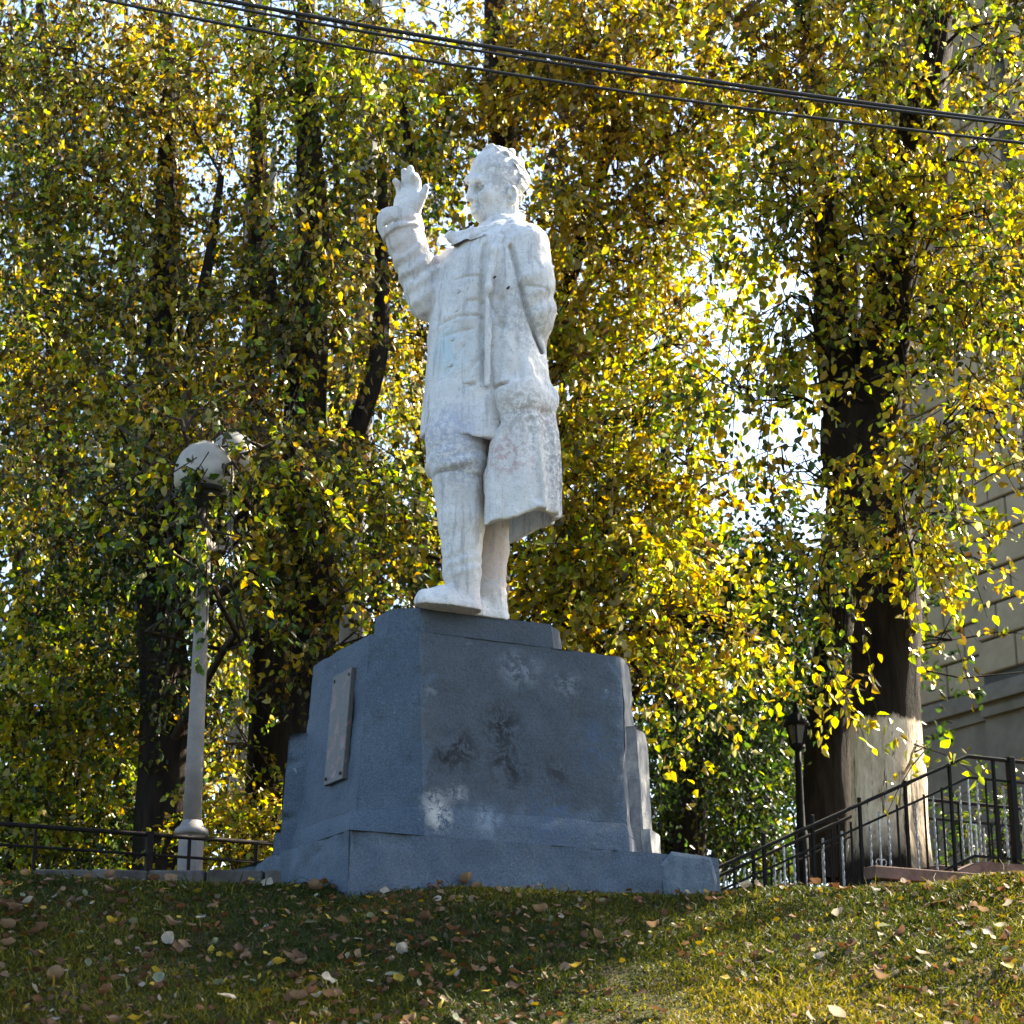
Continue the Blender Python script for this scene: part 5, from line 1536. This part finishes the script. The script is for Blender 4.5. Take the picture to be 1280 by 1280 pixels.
# ------------------------------------------------------------------ grass on the bank
def grass(n, x0, x1, y0, y1, h, seed, w=.0042, name='grass'):
    r_ = np.random.default_rng(seed)
    x = r_.uniform(x0, x1, n); y = r_.uniform(y0, y1, n)
    P = np.stack([x, y, 0 * x], 1)
    dens = vnoise(np.stack([x * 1.7, y * 1.7, 0 * x], -1)) + .5 * vnoise(np.stack([x * 6, y * 6, 0 * x + 3], -1))
    k = dens > r_.uniform(-2.3, -.6, n)
    P, dens = P[k], dens[k]; n = len(P)
    P[:, 2] = ground_z(P[:, 0], P[:, 1]) - .006
    H = h * r_.uniform(.35, 1.25, n) * (1 + .35 * np.clip(dens, -1, 1))
    a = r_.uniform(0, 2 * np.pi, n); side = np.stack([np.cos(a), np.sin(a), 0 * a], 1)
    lean = np.stack([r_.normal(size=n) * .55, r_.normal(size=n) * .45 - .12, np.ones(n)], 1); lean = norm(lean)
    bend = np.stack([r_.normal(size=n), r_.normal(size=n) - .2, -.5 * np.ones(n)], 1) * .35
    ww = (w * r_.uniform(.6, 1.4, n))[:, None]
    m1 = P + lean * H[:, None] * .55
    tp = P + lean * H[:, None] + bend * H[:, None]
    V = np.stack([P - side * ww, P + side * ww, m1 + side * ww * .8, m1 - side * ww * .8, tp + side * ww * .1, tp - side * ww * .1], 1).reshape(-1, 3)
    b = (np.arange(n) * 6)[:, None]
    Fq = np.concatenate([b + np.array([0, 1, 2, 3]), b + np.array([3, 2, 4, 5])], 1).reshape(-1, 4)
    cs = np.array([(.026, .038, .006), (.062, .068, .008), (.150, .130, .014), (.27, .205, .024), (.25, .165, .050)])
    sun_warm = np.clip(.5 + .28 * P[:, 0] / 3 + .5 * vnoise(np.stack([P[:, 0] * .9 + 7, P[:, 1] * .9, 0 * P[:, 0]], -1)), 0, 1)  # blades yellower to the right: sunlit turf put into their colour
    q = np.clip((sun_warm * 3.0 + r_.normal(size=n) * .8), 0, 4).astype(int)
    c = cs[q] * r_.uniform(.7, 1.25, (n, 1))
    o = tinted(name, V, Fq, np.repeat(c, 2, 0), M_GRASS)
    o['kind'] = 'stuff'; o['label'] = 'short autumn grass on the sloping bank'; o['category'] = 'grass'
    return o
grass(275000, -4.6, 6.0, 9.0, 12.75, .044, 1)

tall = grass(3200, -4.0, 4.0, 9.2, 12.5, .095, 5, .0042, 'tall_grass')
tall['label'] = 'longer grass tufts standing out of the short turf'

# ------------------------------------------------------------------ fallen leaves
r_ = np.random.default_rng(77)
DRYC = {'brown': (.10, .052, .025), 'tan': (.19, .12, .065), 'pale': (.32, .28, .21), 'yellow': (.34, .24, .03), 'grey green': (.17, .185, .11), 'russet': (.16, .065, .026)}
def dry_mesh(seed, curl):
    q = np.random.default_rng(seed)
    # outline rows along the midrib
    t = np.array([0, .12, .3, .5, .72, .9, 1.0]); wdt = np.array([.02, .22, .36, .37, .26, .10, .0]) * q.uniform(.85, 1.2)
    V, Fq = [], []
    for i, (a, b) in enumerate(zip(t, wdt)):
        zc = curl * (a - .5) ** 2 * 1.3 + q.normal() * .02
        for s in (-1, -.5, 0, .5, 1):
            V.append((a - .5, b * s * (1 + q.normal() * .08), zc + abs(s) ** 1.5 * (.10 + .16 * curl) * q.uniform(.5, 1.4) * (b / .37)))
    for i in range(len(t) - 1):
        for s in range(4):
            Fq.append((i * 5 + s, i * 5 + s + 1, i * 5 + 6 + s, i * 5 + 5 + s))
    # stalk
    o = len(V)
    for x, z in ((-.5, .0), (-.62, .03), (-.78, .08)):
        V += [(x, -.012, z + curl * .3), (x, .012, z + curl * .3)]
    Fq += [(o, o + 1, o + 3, o + 2), (o + 2, o + 3, o + 5, o + 4)]
    return np.array(V, float), np.array(Fq)
VAR = [dry_mesh(i, c) for i, c in enumerate((.1, .5, .9, .3, 1.2, .7))]
mats = {}
for kx, c in DRYC.items():
    m = Mat(kx.replace(' ', '_') + '_fallen_leaf', .65, .25)
    tr = m.n('ShaderNodeBsdfTranslucent'); tr.inputs[0].default_value = (*[min(.8, x * 1.3) for x in c], 1)
    cc = np.array(c)
    colr = m.ramp(m.noise(40, 4, .7), [(.3, tuple(cc * .65)), (.7, tuple(np.minimum(cc * 1.25, .8)))])
    m.color(colr)
    mx = m.n('ShaderNodeMixShader'); mx.inputs[0].default_value = .25
    m.l(m.p.outputs[0], mx.inputs[1]); m.l(tr.outputs[0], mx.inputs[2]); m.l(mx.outputs[0], m.out.inputs[0])
    mats[kx] = m.m
meshes = {}
for kx in DRYC:
    for i, (V, Fq) in enumerate(VAR):
        me = mesh_np('fallen_leaf', V, Fq, False); me.materials.append(mats[kx]); meshes[kx, i] = me
LBL = {'brown': 'brown fallen leaf lying in the grass of the bank', 'tan': 'tan dry leaf fallen on the grass bank', 'pale': 'pale whitish fallen leaf lying on the grass bank',
       'yellow': 'yellow fallen leaf lying on the grass bank', 'grey green': 'grey-green fallen leaf lying on the grass bank', 'russet': 'russet fallen leaf lying on the grass bank'}
def spot():
    while True:
        x, y = r_.uniform(-3.6, 3.6), r_.uniform(9.25, 12.3)
        d = float(vnoise(np.array([x * 1.4, y * 1.4, 9.]))) + (.25 if x < -1 else 0)
        if d > r_.uniform(-1.1, .6): return x, y
from mathutils import Euler
kinds = list(DRYC); kw = np.array([4, 3.2, 1.7, 1.3, 1.1, 1.4]); kw /= kw.sum()
for i in range(300):
    if i < 24:        # wind-blown rows of leaves lodged at the kerb and the plinth
        x, y = (r_.uniform(-2.9, -1.2), r_.uniform(12.0, 12.5)) if i < 12 else (r_.uniform(-1, 1.5), r_.uniform(11.8, 12.2))
    else: x, y = spot()
    kx = kinds[r_.choice(len(kinds), p=kw)]
    o = bpy.data.objects.new('fallen_leaf', meshes[kx, int(r_.integers(6))])
    COL.objects.link(o)
    s = r_.uniform(.040, .088) * (1.2 if kx in ('pale', 'tan') else 1)
    if i < 24: s *= .62
    o.location = (x, y, float(ground_z(x, y)) + .030 + r_.uniform(0, .015))
    o.rotation_euler = Euler((r_.normal() * .35 + .3, r_.normal() * .35, r_.uniform(0, 6.28)))
    o.scale = (s, s, s)
    tag(o, LBL[kx], 'fallen leaf', kx + ' leaves fallen on the bank')
# smaller scraps of leaf, past counting
n = 3400
XY = np.array([spot() for _ in range(n)])
rot = [np.array(Euler((r_.normal() * .5 + .2, r_.normal() * .5, r_.uniform(0, 6.28))).to_matrix()) for _ in range(n)]
Vs, Fs, Cs = [], [], []
offv = 0
for i in range(n):
    V, Fq = VAR[int(r_.integers(6))]
    V = V[[0, 5 * 2, 5 * 4, 5 * 6 + 2, 5 * 4 + 4, 5 * 2 + 4]]       # six outline points
    s = r_.uniform(.022, .058)
    V = V @ rot[i].T * s + np.array([XY[i, 0], XY[i, 1], 0])
    Vs.append(V); Fs.append(np.array([[0, 1, 2, 3], [0, 3, 4, 5]]) + offv); offv += 6
    c = np.array(DRYC[kinds[r_.choice(len(kinds), p=[.36, .28, .06, .12, .03, .15])]]) * r_.uniform(.55, 1.1)
    Cs += [c, c]
Vs = np.concatenate(Vs)
gz0 = ground_z(np.repeat(XY[:, 0], 6), np.repeat(XY[:, 1], 6))
Vs[:, 2] += gz0 + .022
o = tinted('leaf_litter', Vs, np.concatenate(Fs), np.array(Cs), M_DRY)
o['kind'] = 'stuff'; o['label'] = 'small dry leaf scraps scattered through the grass'; o['category'] = 'leaf litter'
